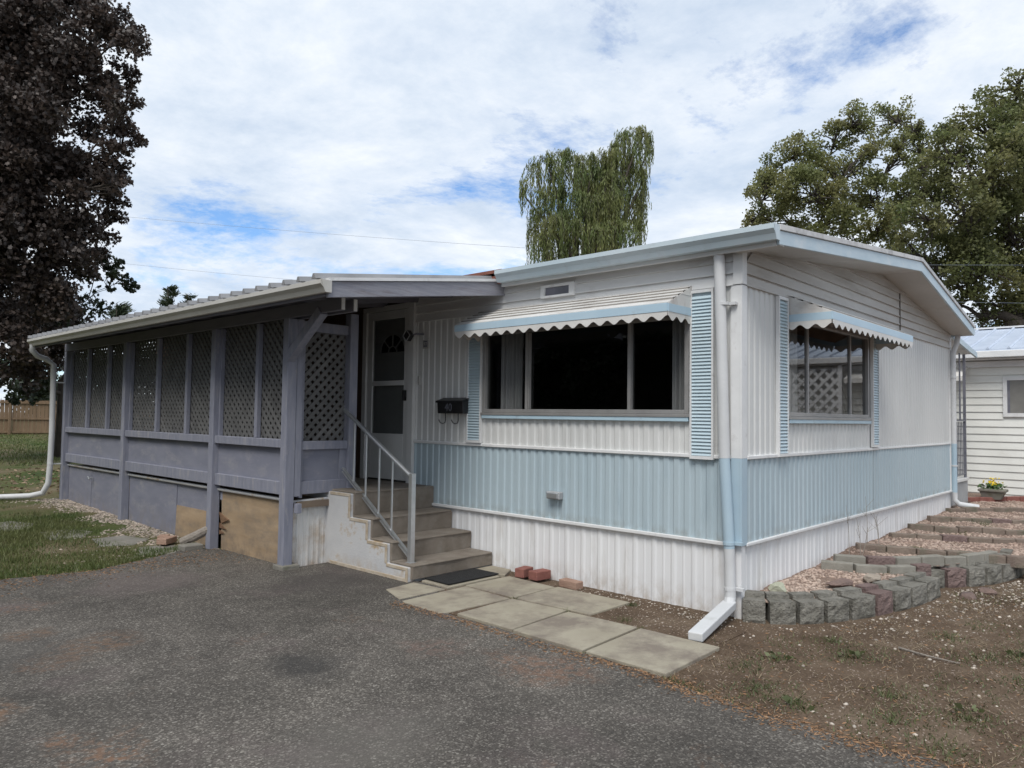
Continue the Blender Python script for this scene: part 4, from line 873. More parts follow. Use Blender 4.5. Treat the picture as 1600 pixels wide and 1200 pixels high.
rock((.42,-.12,.185), (.13,.09,.055), M['rockp'], 'pale greenish flat rock in the gravel beside the skirting', 3, .6)
rock((.95,-.42,.195), (.16,.07,.045), M['rockd'], 'dark reddish rock lying in the corner gravel bed', 4, -.5)
rock((1.35,-.55,.20), (.13,.08,.055), M['rock'], 'brown squarish rock in the corner gravel bed beside edging', 8, .1)
rock((2.15,-1.12,.01), (.12,.08,.05), M['rockd'], 'dark rock on the soil between the two block walls', 9, .2)
rock((2.45,-1.2,.01), (.10,.07,.04), M['rockd'], 'small dark rock below the reddish block of the second wall', 10, 1)
rock((-.25,-2.35,.015), (.05,.04,.028), M['rockp'], 'cream coloured stone lying on the bare soil near the weeds', 12, .4)

# ------------------------------------------------------------------ side door landing, neighbour, fence, wires
ld = thing('side_landing', (7.2, .4, .3), 'grey concrete landing with slim iron rail at the far house corner', 'landing')
MB().box(6.76, 7.86, .02, 1.3, .2, .66).build('base', M['conc2'], ld, bevel=.008); MB().box(6.74, 7.88, .0, 1.32, .6605, .70).build('top', M['trim'], ld)
MB().bar((7.80,.04,.70),(7.80,.04,2.62), .035, .035).build('post', M['iron'], ld)
for x in (7.0, 7.1, 7.2, 7.3, 7.4, 7.5, 7.6, 7.7): MB().bar((x,.04,.74),(x,.04,1.56), .012, .012).build('baluster', M['iron'], ld)
MB().bar((6.75,.04,1.58),(7.80,.04,1.58), .025, .02).bar((6.75,.04,.76),(7.80,.04,.76), .02, .015).bar((7.5,.04,1.58),(7.5,.04,2.62), .02, .02).bar((7.0,.04,1.70),(7.8,.04,1.70), .012,.012).build('top_rail', M['iron'], ld)
MB().prism([(6.72,-.04,2.79),(8.35,-.04,2.60),(8.35,-.04,2.68),(6.72,-.04,2.88)], (0,.03,0)).build('canopy_fascia', M['fasciab'], ld); MB().prism([(6.72,-.01,2.84),(8.40,-.01,2.665),(8.40,-.01,2.695),(6.72,-.01,2.87)], (0,1.5,0)).build('canopy_roof', M['roof'], ld)
nb = thing('neighbour_house', (9.3, -2, .25), 'cream vinyl sided house with pale blue metal roof', 'house')
NX = 9.30; z = .24; k = 0
opn = [(-1.15, -.23, 1.66, 2.33), (-3.1, -2.4, 1.25, 2.50), (-4.9, -3.7, 1.4, 2.35)]
while z < 2.60:
    zt = z+.125
    segs = [(-9.0, 3.2)]
    for a, b, c0_, c1_ in opn:
        if z < c1_-.02 and zt > c0_+.02:
            ns = []
            for s0, s1 in segs:
                if a > s0 and b < s1: ns += [(s0, a), (b, s1)]
                else: ns.append((s0, s1))
            segs = ns
    for s0, s1 in segs:
        MB().hexa([(NX-.022,s0,z),(NX,s0,z),(NX,s1,z),(NX-.022,s1,z),(NX-.004,s0,zt),(NX,s0,zt),(NX,s1,zt),(NX-.004,s1,zt)]).build('siding_board', M['nsid'], nb)
    z = zt
MB().box(NX+.002, NX+4.5, -9, 3.2, .2, 2.62).build('wall', M['nsid'], nb)
MB().prism([(NX-.35,-9.3,2.755),(NX+2.2,-9.3,3.36),(NX+2.2,-9.3,3.39),(NX-.35,-9.3,2.785)], (0,12.8,0)).build('roof', M['nroof'], nb)
MB().prism([(NX+4.8,-9.3,2.755),(NX+2.2,-9.3,3.36),(NX+2.2,-9.3,3.39),(NX+4.8,-9.3,2.785)], (0,12.8,0)).build('roof', M['nroof'], nb)
y = -9.1
while y < 3.4:
    MB().prism([(NX-.36,y,2.786),(NX-.36,y+.05,2.786),(NX-.36,y+.035,2.812),(NX-.36,y+.015,2.812)], (2.55,0,.605)).build('roof_rib', M['nroof'], nb); y += .3
MB().bar((NX+2.2,-9.3,3.40),(NX+2.2,3.5,3.40), .25, .03).build('ridge_cap', M['trim'], nb)
MB().box(NX-.40, NX-.30, -9.3, 3.5, 2.64, 2.752).build('gutter', M['trim'], nb, bevel=.01); MB().box(NX-.30, NX, -9.3, 3.5, 2.62, 2.635).build('soffit', M['trim'], nb)
MB().box(NX-.05, NX-.0225, -9.0, 3.2, 2.50, 2.60).build('frieze', M['trim'], nb)
def nwin(y0, y1, z0, z1):
    w = MB().box(NX-.04,NX+.0,y0,y0+.06,z0,z1).box(NX-.04,NX,y1-.06,y1,z0,z1).box(NX-.04,NX,y0+.0605,y1-.0605,z0,z0+.06).box(NX-.04,NX,y0+.0605,y1-.0605,z1-.06,z1).build('window', M['trim'], nb)
    MB().box(NX-.03, NX+.0, y0+.061, y1-.10, z0+.061, z1-.061).build('screen', M['nscreen'], w); MB().box(NX-.035, NX, y1-.10, y1-.061, z0+.061, z1-.061).build('sash', M['iron'], w)
nwin(-1.15, -.23, 1.66, 2.33); nwin(-4.9, -3.7, 1.4, 2.35)
lp = lattice(0, NX-.30, -3.25, -2.35, 1.2, 2.55, nb, .15, .06, M['trim'])
MB().box(NX-.32, NX-.27, -3.32, -3.25, .3, 2.6).box(NX-.32, NX-.27, -2.35, -2.28, .3, 2.6).box(NX-.31, NX-.28, -3.25, -2.35, .35, 1.2).build('screen_frame', M['trim'], nb)
for (a, b) in ((.28, 1.6), (-2.2, -1.35)):
    MB().prism([(NX-.03,a,2.52),(NX-.45,a,2.34),(NX-.45,a,2.26),(NX-.44,a,2.26),(NX-.44,a,2.33),(NX-.03,a,2.50)], (0,b-a,0)).build('awning', M['awnw'], nb)
# planter with yellow flowers
pl = thing('flower_planter', (8.45, -.2, .34), 'grey concrete planter with yellow flowers by the cream house', 'planter')
MB().hexa([(8.37,-.32,.34),(8.53,-.32,.34),(8.53,-.08,.34),(8.37,-.08,.34),(8.34,-.38,.46),(8.56,-.38,.46),(8.56,-.04,.46),(8.34,-.04,.46)]).build('bowl', M['stone'], pl); MB().box(8.32,8.58,-.40,-.02,.4605,.50).build('rim', M['stone'], pl, bevel=.01)
def leafcloud(name, pts, size, m, tmpl, up=None, flat=0, jitter=.4, dirs=None):
    """one mesh of many small leaf faces; tmpl: (k,2) outline in the leaf plane"""
    pts = np.asarray(pts, float); n = len(pts); k = len(tmpl); T = np.asarray(tmpl, float)
    if dirs is None:
        d = rng.normal(size=(n, 3)); d[:, 2] = d[:, 2]*(1-flat)-.35*jitter
    else: d = np.asarray(dirs, float)+rng.normal(size=(n, 3))*.18
    d /= np.linalg.norm(d, axis=1)[:, None]+1e-9
    r = rng.normal(size=(n, 3)); b = np.cross(d, r); b /= np.linalg.norm(b, axis=1)[:, None]+1e-9
    s = size*rng.uniform(.65, 1.3, size=n)
    V = pts[:, None, :]+(d[:, None, :]*T[None, :, 1:2]+b[:, None, :]*T[None, :, 0:1])*s[:, None, None]
    nn = np.cross(d, b); V += nn[:, None, :]*(np.abs(T[None, :, 0:1])*.35*s[:, None, None])
    return npmesh(name, V.reshape(-1, 3), np.arange(n*k), k, m)
LEAF4 = [(0,-.5),(.32,-.05),(0,.5),(-.32,-.05)]
LEAF6 = [(0,-.5),(.34,-.28),(.22,0),(.42,.18),(.12,.22),(0,.55),(-.12,.22),(-.42,.18),(-.22,0),(-.34,-.28)]
SLIM = [(0,-.5),(.10,0),(0,.5),(-.10,0)]
fp = [(8.45+random.gauss(0,.035), -.2+random.gauss(0,.05), .56+random.uniform(0,.12)) for _ in range(60)]
adopt(leafcloud('blossom', fp, .036, M['yellow'], LEAF6), pl)
adopt(leafcloud('foliage', [(8.45+random.gauss(0,.05), -.2+random.gauss(0,.08), .50+random.uniform(0,.08)) for _ in range(90)], .06, M['flowleaf'], LEAF4), pl)

# back fence
fc = thing('wooden_fence', (2, 40, .4), 'brown cedar board fence at the far side of the lawn', 'fence')
A, B = Vector((-30, 44.2)), Vector((34, 33.0)); Lf = (B-A).length; dv = (B-A)/Lf; ang = math.atan2(dv.y, dv.x)
bme = None; nbd = 0
mid = []
for i in range(int(Lf/.16)):
    p = A+dv*(.16*i+.08); mid.append((p, hgt(p.x, p.y)))
bm_ = MB().box(-.074, .074, -.012, .012, 0, 1.62); b0_ = bm_.build('board', M['fence'], fc); b0_.location = (0,0,0)
far = MB(); cnt = 0
me0 = bpy.data.meshes.new('board'); me0.from_pydata([(x, y, z) for x, y, z in MB().box(-.074,.074,-.012,.012,0,1.62).v], [], MB().box(0,1,0,1,0,1).f); me0.materials.append(M['fence'])
bpy.data.objects.remove(b0_)
for p, hz in mid:
    if -1.5 < p.x < 13:
        o = bpy.data.objects.new('board', me0); COL.objects.link(o); o.parent = fc; o.location = (p.x-2, p.y-40, hz-.4+random.uniform(-.01,.01)); o.rotation_euler = (0, 0, ang+random.uniform(-.02,.02))
    else:
        a = p-dv*.074; b = p+dv*.074; far.quad((a.x,a.y,hz),(b.x,b.y,hz),(b.x,b.y,hz+1.62),(a.x,a.y,hz+1.62))
far.build('distant_boards', M['fence'], fc, kind='stuff')
for zz in (.12, .75, 1.5): MB().bar((A.x, A.y-.04, .42+zz), (B.x, B.y-.04, .38+zz), .04, .09).build('fence_rail', M['fence'], fc)
for i in range(0, int(Lf/2.4)):
    p = A+dv*(2.4*i+1.0)
    if -6 < p.x < 16: MB().box(p.x-.05, p.x+.05, p.y-.12, p.y-.03, .3, 2.05).build('fence_post', M['fence'], fc)
# overhead wires
def wire(pix, label, r=.007):
    pts = [at(u, v, d) for u, v, d in pix]; a, b, c = pts; path = []
    for i in range(25):
        t = i/24; path.append(a*(2*(t-.5)*(t-1))+b*(-4*t*(t-1))+c*(2*t*(t-.5)))
    props(MB().tube(path, r, 5).build('overhead_wire', M['wire']), label, 'wire')
wire([(-150, 305, 44), (420, 358, 40), (1000, 398, 36)], 'upper thin overhead wire crossing the sky behind the porch roof')
wire([(-150, 370, 46), (400, 432, 42), (1000, 470, 38)], 'lower thin overhead wire crossing the sky just above the porch roof')
wire([(1350, 413, 15), (1500, 414, 15), (1800, 414, 15)], 'upper thin wire in front of the right hand trees', .0018)
wire([(1350, 468, 15), (1500, 472, 15), (1800, 476, 15)], 'lower thin wire in front of the right hand trees', .0018)
# ------------------------------------------------------------------ trees
def limb(mb, a, b, r0, r1, bend=.12, n=6):
    a = Vector(a); b = Vector(b); L = (b-a).length; off = Vector((random.gauss(0,1), random.gauss(0,1), random.gauss(0,.5)))*bend*L*.5
    path = []; rr = []
    for i in range(n+1):
        t = i/n; path.append(a.lerp(b, t)+off*math.sin(math.pi*t)+Vector((random.gauss(0,.02), random.gauss(0,.02), 0))*L*.2*t*(1-t)); rr.append(r0+(r1-r0)*t)
    mb.tube(path, rr, 7, True); return path
def ball(c, rad, n, shell=.55, zs=1.0):
    d = rng.normal(size=(n, 3)); d /= np.linalg.norm(d, axis=1)[:, None]; r = rad*(shell+(1-shell)*rng.random(n))**.6*(rng.random(n)**.25)
    d[:, 2] *= zs; return np.asarray(c)[None, :]+d*r[:, None]
def tree(name, base, blobs, leaf, lsize, tm, label, trunk_r, fork_h, per=1.0, tmpl=LEAF4, sub=5, extra=None, bare=1.0, cat='tree'):
    """blobs: (centre, radius); each becomes a limb with twigs and several leaf clumps of uneven size"""
    t = thing(name, base, label, cat); base = Vector(base)
    tr = MB(); top = base+Vector((0,0,fork_h)); pth = limb(tr, base-Vector((0,0,.2)), top, trunk_r*1.15, trunk_r*.8, .05)
    P = []
    lm = MB()
    nodes = [(top, trunk_r*.62)]+[(p, trunk_r*.7) for p in pth[3:]]
    for c, r in sorted(blobs, key=lambda q: (Vector(q[0])-top).length):
        c = Vector(c)
        s, sr = min(nodes, key=lambda q: (c-q[0]).length+.30*(q[0]-top).length+max(0, q[0].z-c.z)*.8)
        r1 = max(trunk_r*.07, sr*.38); ph = limb(lm, s, c, sr*.72, r1, .16, 8)
        for i in range(2, 9): nodes.append((ph[i], sr*.72+(r1-sr*.72)*i/8))
        nsub = max(3, int(sub*bare))
        for k in range(nsub):
            d = Vector((random.gauss(0,1), random.gauss(0,1), random.gauss(.15,.9))).normalized(); e = c+d*r*random.uniform(.45,.95)
            limb(lm, ph[random.choice((4,5,6,7))], e, trunk_r*.10, trunk_r*.025, .15, 4)
            rr = r*random.uniform(.22,.58)
            P.append(ball(e, rr, max(12, int(per*rr*rr*(rr+.25)*95)), .35, .75))
        P.append(ball(c, r*.9, int(per*r*r*r*14), .2, .85))
    tr.build('trunk', M['bark'], t, smooth=True); lm.build('branches', M['bark'], t, smooth=True, fix=False)
    P = np.concatenate(P)
    adopt(leafcloud('crown', P, lsize, leaf, tmpl), t)
    return t
# dark purple-leaved maple on the left
def bl(u, v, d, rpx): return (at(u, v, d), rpx*d/1162.2)
D = 19
mbl = []
for (u, v, r, dd) in [(60,60,95,0),(-60,100,120,1),(150,70,60,-.5),(120,150,75,0),(190,165,35,-1),(30,210,100,-1.2),(150,240,60,-.5),(195,225,32,0),(-80,260,130,0),(90,320,85,-1),(165,330,38,.5),(185,285,22,-1),
                      (20,400,95,-1.5),(110,410,65,-.8),(-90,430,120,0),(60,490,75,-1),(140,385,40,.5),(-40,540,90,-.5),(20,570,50,-1),(60,10,90,1),(160,15,50,0),(-100,20,140,1),(40,300,90,1.5),(40,130,90,1.5),(0,480,90,1.5),(185,120,30,.6),(70,560,45,0),(-20,330,100,-1.8)]:
    mbl.append(bl(u, v, D+dd, r))
mb0 = at(-75, 660, D+.3); mb0.z = hgt(mb0.x, mb0.y)
tree('maple_tree', mb0, mbl, M['maple'], .112, None, 'tall dark purple leaved maple at the left edge behind the porch', .26, 2.6, 21.0, LEAF6, 9)
gt = []
for (u, v, r) in [(150,455,36),(185,440,26),(205,448,14),(120,480,40),(160,415,26),(175,408,16),(100,520,40),(60,600,32),(40,618,20)]: gt.append(bl(u, v, D+1.2, r))
gb = at(95, 650, D+2.2); gb.z = hgt(gb.x, gb.y)
tree('green_maple_tree', gb, gt, M['maplegreen'], .15, None, 'dark green tree low behind the purple maple beside the porch', .14, 2.2, 5.0, LEAF6, 6)
# big airy trees on the right
D = 25
el = []
for (u, v, r, dd) in [(1250,235,42,0),(1310,215,38,.6),(1200,290,38,-.5),(1265,300,50,-1),(1340,190,34,0),(1395,185,34,.8),(1420,215,22,1),(1330,255,42,-.5),(1185,335,26,0),(1230,345,40,.5),(1300,335,52,-.6),(1355,300,44,.4),(1185,300,22,1),(1280,265,36,1.2),(1400,250,20,0),(1375,360,42,-.5),(1320,385,40,.8),(1250,385,40,.6),(1170,345,14,-.4),(1420,300,36,.4),(1408,350,38,.2),(1435,255,28,.5),(1400,400,36,.8),(1350,420,40,.9),(1405,225,24,0),(1370,235,30,-.4),(1440,225,24,.6),(1450,255,26,.2),(1425,200,18,.4),(1215,260,24,.4)]:
    el.append(bl(u, v, D+dd*1.2, r))
eb_ = at(1335, 655, D); eb_.z = hgt(eb_.x, eb_.y)
tree('elm_tree', eb_, el, M['elm'], .10, None, 'airy olive green tree with open gaps behind the gable roof', .28, 3.6, 14.0, LEAF4, 16)
er = []
D = 21
for (u, v, r, dd) in [(1530,200,52,0),(1580,170,50,.5),(1480,240,42,-.5),(1560,260,70,-1),(1640,230,90,0),(1450,290,40,.4),(1500,310,60,-.8),(1590,340,75,0),(1445,345,48,-.5),(1430,400,40,.3),(1490,390,55,.6),(1550,420,60,-.6),(1620,430,70,.4),(1500,450,40,0),(1560,480,34,.8),(1470,205,18,.4),(1590,130,26,0),(1650,330,80,1),(1530,380,50,1.5),(1455,440,34,1),(1530,495,30,.5),(1590,490,36,.3),(1640,500,44,.6),(1480,480,26,1.4),(1620,465,40,1.6)]:
    er.append(bl(u, v, D+dd*1.2, r))
rb_ = at(1590, 655, D); rb_.z = hgt(rb_.x, rb_.y)
tree('large_elm_tree', rb_, er, M['elm2'], .10, None, 'large dense dark olive tree at the right edge behind the neighbouring house', .34, 4.2, 14.0, LEAF4, 16)
# weeping willow behind the roof
wt = thing('willow_tree', (0,0,0), 'weeping willow with hanging strands rising behind the flat roof', 'tree')
D = 33; wb_ = at(915, 650, D); wb_.z = hgt(wb_.x, wb_.y); wt.location = wb_; ORG[wt.name] = wb_.copy()
tops = [(838,268,15,.6),(858,258,17,0),(885,252,16,.5),(905,262,13,-.5),(924,256,9,.2),(945,268,13,.6),(962,240,11,0),(975,222,13,.4),(998,216,15,-.3),(1014,224,6,.6),(955,288,20,-.6),(985,262,15,.5),(1003,278,11,0),
        (850,312,17,-.5),(880,308,17,.6),(905,318,18,-1.0),(935,322,20,-1.1),(968,318,20,-.9),(996,322,11,.3),(838,345,13,.2),(866,352,19,-1.4),(900,362,22,-1.7),(935,368,22,-1.8),(970,362,19,-1.4),(998,360,10,0),(850,385,15,-1.6),(925,345,17,.9),(885,345,17,1.0),(960,350,17,1.1),(820,300,6,0),(945,254,12,.3),(930,280,16,.4),(868,285,13,.9),(952,266,13,.9),(940,300,17,.9),(960,252,10,-.5),(925,262,12,.8),(912,280,15,.8)]
wl_ = MB(); tr = MB(); fork = wb_+Vector((0,0,4.2)); limb(tr, wb_-Vector((0,0,.2)), fork, .42, .34, .03)
LP, LD = [], []
for (u, v, r, dd) in tops:
    c, rad = bl(u, v, D+dd, r); limb(wl_, fork, c-Vector((0,0,.2)), .15, .03, .1, 8)
    for k in range(int((16+r*2.0)*random.uniform(.55,1.35))):
        d = Vector((random.gauss(0,1), random.gauss(0,1), 0))
        d = d.normalized()*rad*random.uniform(.1,1.5); p = c+Vector((random.gauss(0,.1), random.gauss(0,.1), random.uniform(-.1,.35)))
        Lm = random.uniform(1.2, 3.6); L = random.uniform(.5, 1.0)*Lm if r > 10 else random.uniform(.5, 1.5); n = int(L/.055); strand = []
        for i in range(n):
            t = i*.055; q = min(1, t/.8); out = d*(1-(1-q)**2)
            pos = p+out+Vector((0,0,.18*math.sin(min(1, t/.5)*math.pi)-max(0, t-.35)*1.0)); pos += Vector((random.gauss(0,.03), random.gauss(0,.03), 0))
            LP.append(pos); LD.append((d.x*(1-q)*.6, d.y*(1-q)*.6, -.4-.6*q))
            if i % 6 == 0: strand.append(pos)
        if k % 4 == 0 and len(strand) > 2: wl_.tube(strand, .008, 4, False)
tr.build('trunk', M['bark'], wt, smooth=True); wl_.build('branches', M['bark'], wt, fix=False)
adopt(leafcloud('crown', LP, .19, M['willow'], SLIM, dirs=LD), wt)
# conifers beyond the porch roof
def conifer(name, u, vtop, D, wpx, label, m, tiers=14, droop=.25):
    b = at(u, 650, D); b.z = hgt(b.x, b.y); top = at(u, vtop, D); H = top.z-b.z; t = thing(name, b, label, 'tree')
    tr = MB(); tr.tube([b-Vector((0,0,.2)), b+Vector((0,0,H*.5)), top], [.2,.12,.02], 8); P = []; Dd = []
    Wm = wpx*D/1162.2
    for k in range(tiers*7):
        f = random.random()**.8; z = H*(.15+.85*f); ln = Wm*(1.05-f)*random.uniform(.6,1.1)+.12; a = random.uniform(0, 2*math.pi)
        s = b+Vector((0,0,z)); e = s+Vector((math.cos(a)*ln, math.sin(a)*ln, ln*random.uniform(-droop, .35)))
        tr.tube([s, e], [.03,.008], 5)
        for i in range(int(30+ln*60)):
            q = random.random()**.7; pos = s.lerp(e, q)+Vector((random.gauss(0,.09), random.gauss(0,.09), random.gauss(0,.07))); P.append(pos); dd = (e-s).normalized(); Dd.append((dd.x, dd.y, dd.z+.5))
    tr.build('trunk', M['bark'], t, smooth=True, fix=False); adopt(leafcloud('crown', P, .26, m, SLIM, dirs=Dd), t); return t
conifer('pine_tree', 262, 447, 46, 95, 'round topped pine peeking over the middle of the porch roof', M['pine'], 16, .1)
conifer('pine_tree', 292, 460, 47, 60, 'smaller pine tip right of the round pine over the porch roof', M['pine'], 10, .1)
conifer('spruce_tree', 182, 474, 38, 95, 'low spruce top between the maple and the porch gutter', M['pine'], 16, .35)
# tall trees across the driveway, left of the frame: they darken the porch side and show in the panes
random.seed(41); rng = np.random.default_rng(42)
for i, (x, y, r) in enumerate([(-13,3,3.6),(-15,9,4.0),(-14.5,15,4.2),(-12.5,21,4.0),(-9.5,26,3.6),(-19,6,4.2),(-20,13,4.4),(-18,20,4.4),(-14.5,27,4.2)]):
    blobs = [(Vector((x+random.gauss(0,r*.35), y+random.gauss(0,r*.4), .8+r*f)), r*random.uniform(.5,.65)) for f in (.3,.6,.9,1.1,1.4,1.6,1.9,.5,1.0,.4,.7,.1,.15,.2)]
    tree('roadside_tree', (x, y, .0), blobs, M['maplegreen'], .17, None, 'dark leafy tree across the driveway, mirrored in the front window', .22, 1.8, 3.6, LEAF4, 7)['group'] = 'trees across the driveway'
# trees that close the view behind the fence and the houses
bk = []
for i, (x, y, r) in enumerate([(5.5,52,3.2),(10,54,3.6)]):
    blobs = [(Vector((x+random.gauss(0,r*.4), y+random.gauss(0,r*.4), 1.2+random.uniform(.2,1)*r*1.0)), r*random.uniform(.4,.6)) for _ in range(7)]
    tree('background_tree', (x, y, .5), blobs, M['maplegreen'], .34, None, ['leafy dark tree beyond the fence at the left picture edge','leafy dark tree beyond the fence nearest the porch downpipe'][i], .2, 1.6, .8, LEAF4, 5)

# ------------------------------------------------------------------ ground cover
def in_poly(x, y, poly):
    c = False; j = len(poly)-1
    for i in range(len(poly)):
        if (poly[i][1] > y) != (poly[j][1] > y) and x < (poly[j][0]-poly[i][0])*(y-poly[i][1])/(poly[j][1]-poly[i][1])+poly[i][0]: c = not c
        j = i
    return c
from mathutils import noise as mn
def nz(x, y, s, o=0): return mn.noise(Vector((x*s+o, y*s-o, o)))
def blades(name, pts, hgts, w, m, lean=.35):
    pts = np.asarray(pts, float); n = len(pts); h = np.asarray(hgts, float)
    a = rng.uniform(0, 2*np.pi, n); wd = np.stack([np.cos(a), np.sin(a), np.zeros(n)], 1)*w; ln = rng.normal(size=(n, 3))*lean; ln[:, 2] = 1
    tip = pts+ln*h[:, None]; V = np.stack([pts-wd, pts+wd, tip], 1)
    return npmesh(name, V.reshape(-1, 3), np.arange(3*n), 3, m)
gp, gh = [], []
while len(gp) < 62000:
    x = random.uniform(-6.5, -1.62); y = random.uniform(5.25, 13.5)
    if random.random() > (7.5/(y+2))**1.2: continue
    if in_poly(x, y, edge): continue
    dens = .5+.9*nz(x, y, .7, 3)+.5*nz(x, y, 2.3, 5)
    strip = (x+1.6) if y > 5.6 else 1
    if strip > -.75 and y > 5.9: dens -= 1.1*(1-(-strip)/.75) if strip < 0 else 1
    if y > 9.6: dens -= .55
    if random.random() < dens: gp.append((x, y, hgt(x, y)+.002)); gh.append(random.uniform(.018,.06)*(1+.5*nz(x, y, 1.3, 9)))
props(blades('grass', gp, gh, .0045, M['grassb']), 'short patchy grass beside the driveway', 'grass', kind='stuff')
gp, gh = [], []
while len(gp) < 26000:
    x = random.uniform(-6, 9); y = random.uniform(13, 40)
    if random.random() > 14/y: continue
    if nz(x, y, .35, 2)+.25*nz(x, y, 1.1, 4) > -.12+(.25 if y > 19 else -.3): 
        if y < 20: continue
    gp.append((x, y, hgt(x, y))); gh.append(random.uniform(.04,.10))
props(blades('far_grass', gp, gh, .016, M['grassb']), 'mown lawn in front of the board fence', 'grass', kind='stuff')
# weeds and thin grass on the bare soil
wp, wh = [], []
tufts = [(-1.05,-.55,.10),(-.75,-.62,.12),(-.35,-.95,.12),(-1.35,-.75,.1),(.2,-1.55,.16),(.75,-1.9,.2),(.45,-1.75,.14),(-.15,-1.9,.12),(1.1,-2.1,.15),(-.95,-1.35,.1),(-1.3,-1.45,.12),(-1.45,-1.0,.1),(-.6,-2.2,.15),(-1.2,-2.1,.12),(1.6,-2.05,.16),(2.1,-2.0,.12),(-1.62,-.35,.06),(-1.62,.33,.05),(-1.68,-.5,.06),(-.84,.38,.05),(-.83,1.05,.05),(-.84,1.62,.07),(-.27,.83,.05),(-.72,.6,.08),(-.1,-.75,.08),(.6,-1.3,.1),(-1.5,-1.75,.1),(2.8,-1.6,.14),(1.75,-.55,.07),(3.2,-.45,.06),(4.1,-.5,.06),(2.9,-.35,.05),(4.7,-.55,.08),(5.6,-.6,.1),(-1.0,-1.75,.13),(-.2,-2.75,.15),(.4,-2.6,.15)]
for (x, y, r) in tufts:
    n = int(150*r/.1)
    for _ in range(n):
        a = random.uniform(0, 2*math.pi); q = r*random.random()**.8*1.7; X = x+q*math.cos(a); Y = y+q*math.sin(a)
        if in_poly(X, Y, edge): continue
        z0 = bedz(X, Y) if (X > .05 and Y > itp(YF, X) and X < 9) else hgt(X, Y)
        wp.append((X, Y, z0)); wh.append(random.uniform(.012,.045)*max(.4, 1.2-q/r*.5))
for _ in range(16000):
    x = random.uniform(-1.7, 3.2); y = random.uniform(-3.4, .4)
    if in_poly(x, y, edge) or y > itp(YF, x)-.28 and x > -.1: continue
    if nz(x, y, 1.6, 6) < .12: continue
    wp.append((x, y, hgt(x, y))); wh.append(random.uniform(.008,.03))
props(blades('weeds', wp, wh, .0035, M['weed'], .7), 'low weeds and thin grass on the bare soil', 'weeds', kind='stuff')
sp_, sh_ = [], []
for _ in range(15000):
    x = random.uniform(-1.75, 3.4); y = random.uniform(-3.6, .4)
    if in_poly(x, y, edge) or y > itp(YF, x)-.25 and x > -.1: continue
    if nz(x, y, 1.1, 12) < -.12: continue
    sp_.append((x, y, hgt(x, y)+.002)); sh_.append(random.uniform(.008,.03))
props(blades('dry_grass', sp_, sh_, .0028, M['straw'], 1.4), 'dry straw and dead grass lying over the bare soil', 'grass', kind='stuff')
# broad-leaved weed rosettes
rp, rd = [], []
for (x, y) in [(-.75,-.62),(.45,-1.75),(-.35,-.95),(.75,-1.9),(-.9,-1.7),(-.6,-2.2),(1.2,-2.1),(-1.45,-1.0),(2.8,-1.6),(3.4,-.2)]:
    for _ in range(9):
        a = random.uniform(0, 2*math.pi); q = random.uniform(.01,.11); z0 = hgt(x, y); rp.append((x+q*math.cos(a), y+q*math.sin(a), z0+.012+random.uniform(0,.03))); rd.append((math.cos(a), math.sin(a), .35))
props(leafcloud('weed_rosettes', rp, .045, M['weed'], LEAF4, dirs=rd), 'small broad leaved weeds scattered on the soil', 'weeds', kind='stuff')
# dry stems against the skirting
st = MB()
for (x, y, h) in [(2.15,-.10,.5),(2.3,-.16,.35),(2.62,-.12,.52),(2.75,-.2,.36),(2.2,-.2,.3),(2.9,-.15,.3)]:
    z0 = bedz(x, y); p = Vector((x, y, z0)); q = p+Vector((random.gauss(0,.05), random.gauss(0,.04), h)); m_ = p.lerp(q, .5)+Vector((.03,0,0)); st.tube([p, m_, q], [.004,.003,.0015], 5)
    for _ in range(3): t = random.uniform(.4,.9); s = p.lerp(q, t); st.tube([s, s+Vector((random.gauss(0,.08), random.gauss(0,.05), .08))], [.002,.001], 4)
props(st.build('dry_weed', M['log'], fix=False), 'thin dry weed stems standing against the white gable skirting', 'weed')
tw = MB(); tw.tube([(.05,-1.12,.012),(-.02,-1.3,.016),(-.03,-1.5,.012)], [.008,.007,.004], 6); props(tw.build('twig', M['log']), 'bare twig lying on the soil before the block wall', 'twig')
# pebbles
bmp = bmesh.new(); bmesh.ops.create_icosphere(bmp, subdivisions=1, radius=1); ICO_V = np.array([v.co[:] for v in bmp.verts]); ICO_F = np.array([[v.index for v in f.verts] for f in bmp.faces]); bmp.free()
OCT_V = np.array([(1,0,0),(-1,0,0),(0,1,0),(0,-1,0),(0,0,1),(0,0,-1)], float); OCT_F = np.array([(0,2,4),(2,1,4),(1,3,4),(3,0,4),(2,0,5),(1,2,5),(3,1,5),(0,3,5)])
def pebbles(name, pts, sizes, m, label, TV=OCT_V, TF=OCT_F):
    pts = np.asarray(pts, float); n = len(pts); k = len(TV); s = np.asarray(sizes, float)
    a = rng.uniform(0, 2*np.pi, n); sc = np.stack([s*rng.uniform(.7,1.5,n), s*rng.uniform(.7,1.2,n), s*rng.uniform(.4,.8,n)], 1)
    V = TV[None]*sc[:, None, :]*rng.uniform(.8,1.2,(n, k, 1)); c, q = np.cos(a)[:, None], np.sin(a)[:, None]
    X = V[..., 0]*c-V[..., 1]*q; Y = V[..., 0]*q+V[..., 1]*c; V = np.stack([X, Y, V[..., 2]], -1)+pts[:, None, :]
    F = (TF[None]+np.arange(n)[:, None, None]*k).reshape(-1)
    return props(npmesh(name, V.reshape(-1, 3), F, 3, m, True), label, 'gravel', kind='stuff')
pp, ps = [], []
for _ in range(30000):
    x = 8.8*random.random()**1.7+.02; y = -random.random()**1.0*1.9
    if y < itp(YF, x)+.03 or y > -.02: continue
    if nz(x, y, 3, 4) < -.38: continue
    pp.append((x, y, bedz(x, y)+.002)); ps.append(random.uniform(.006,.017))
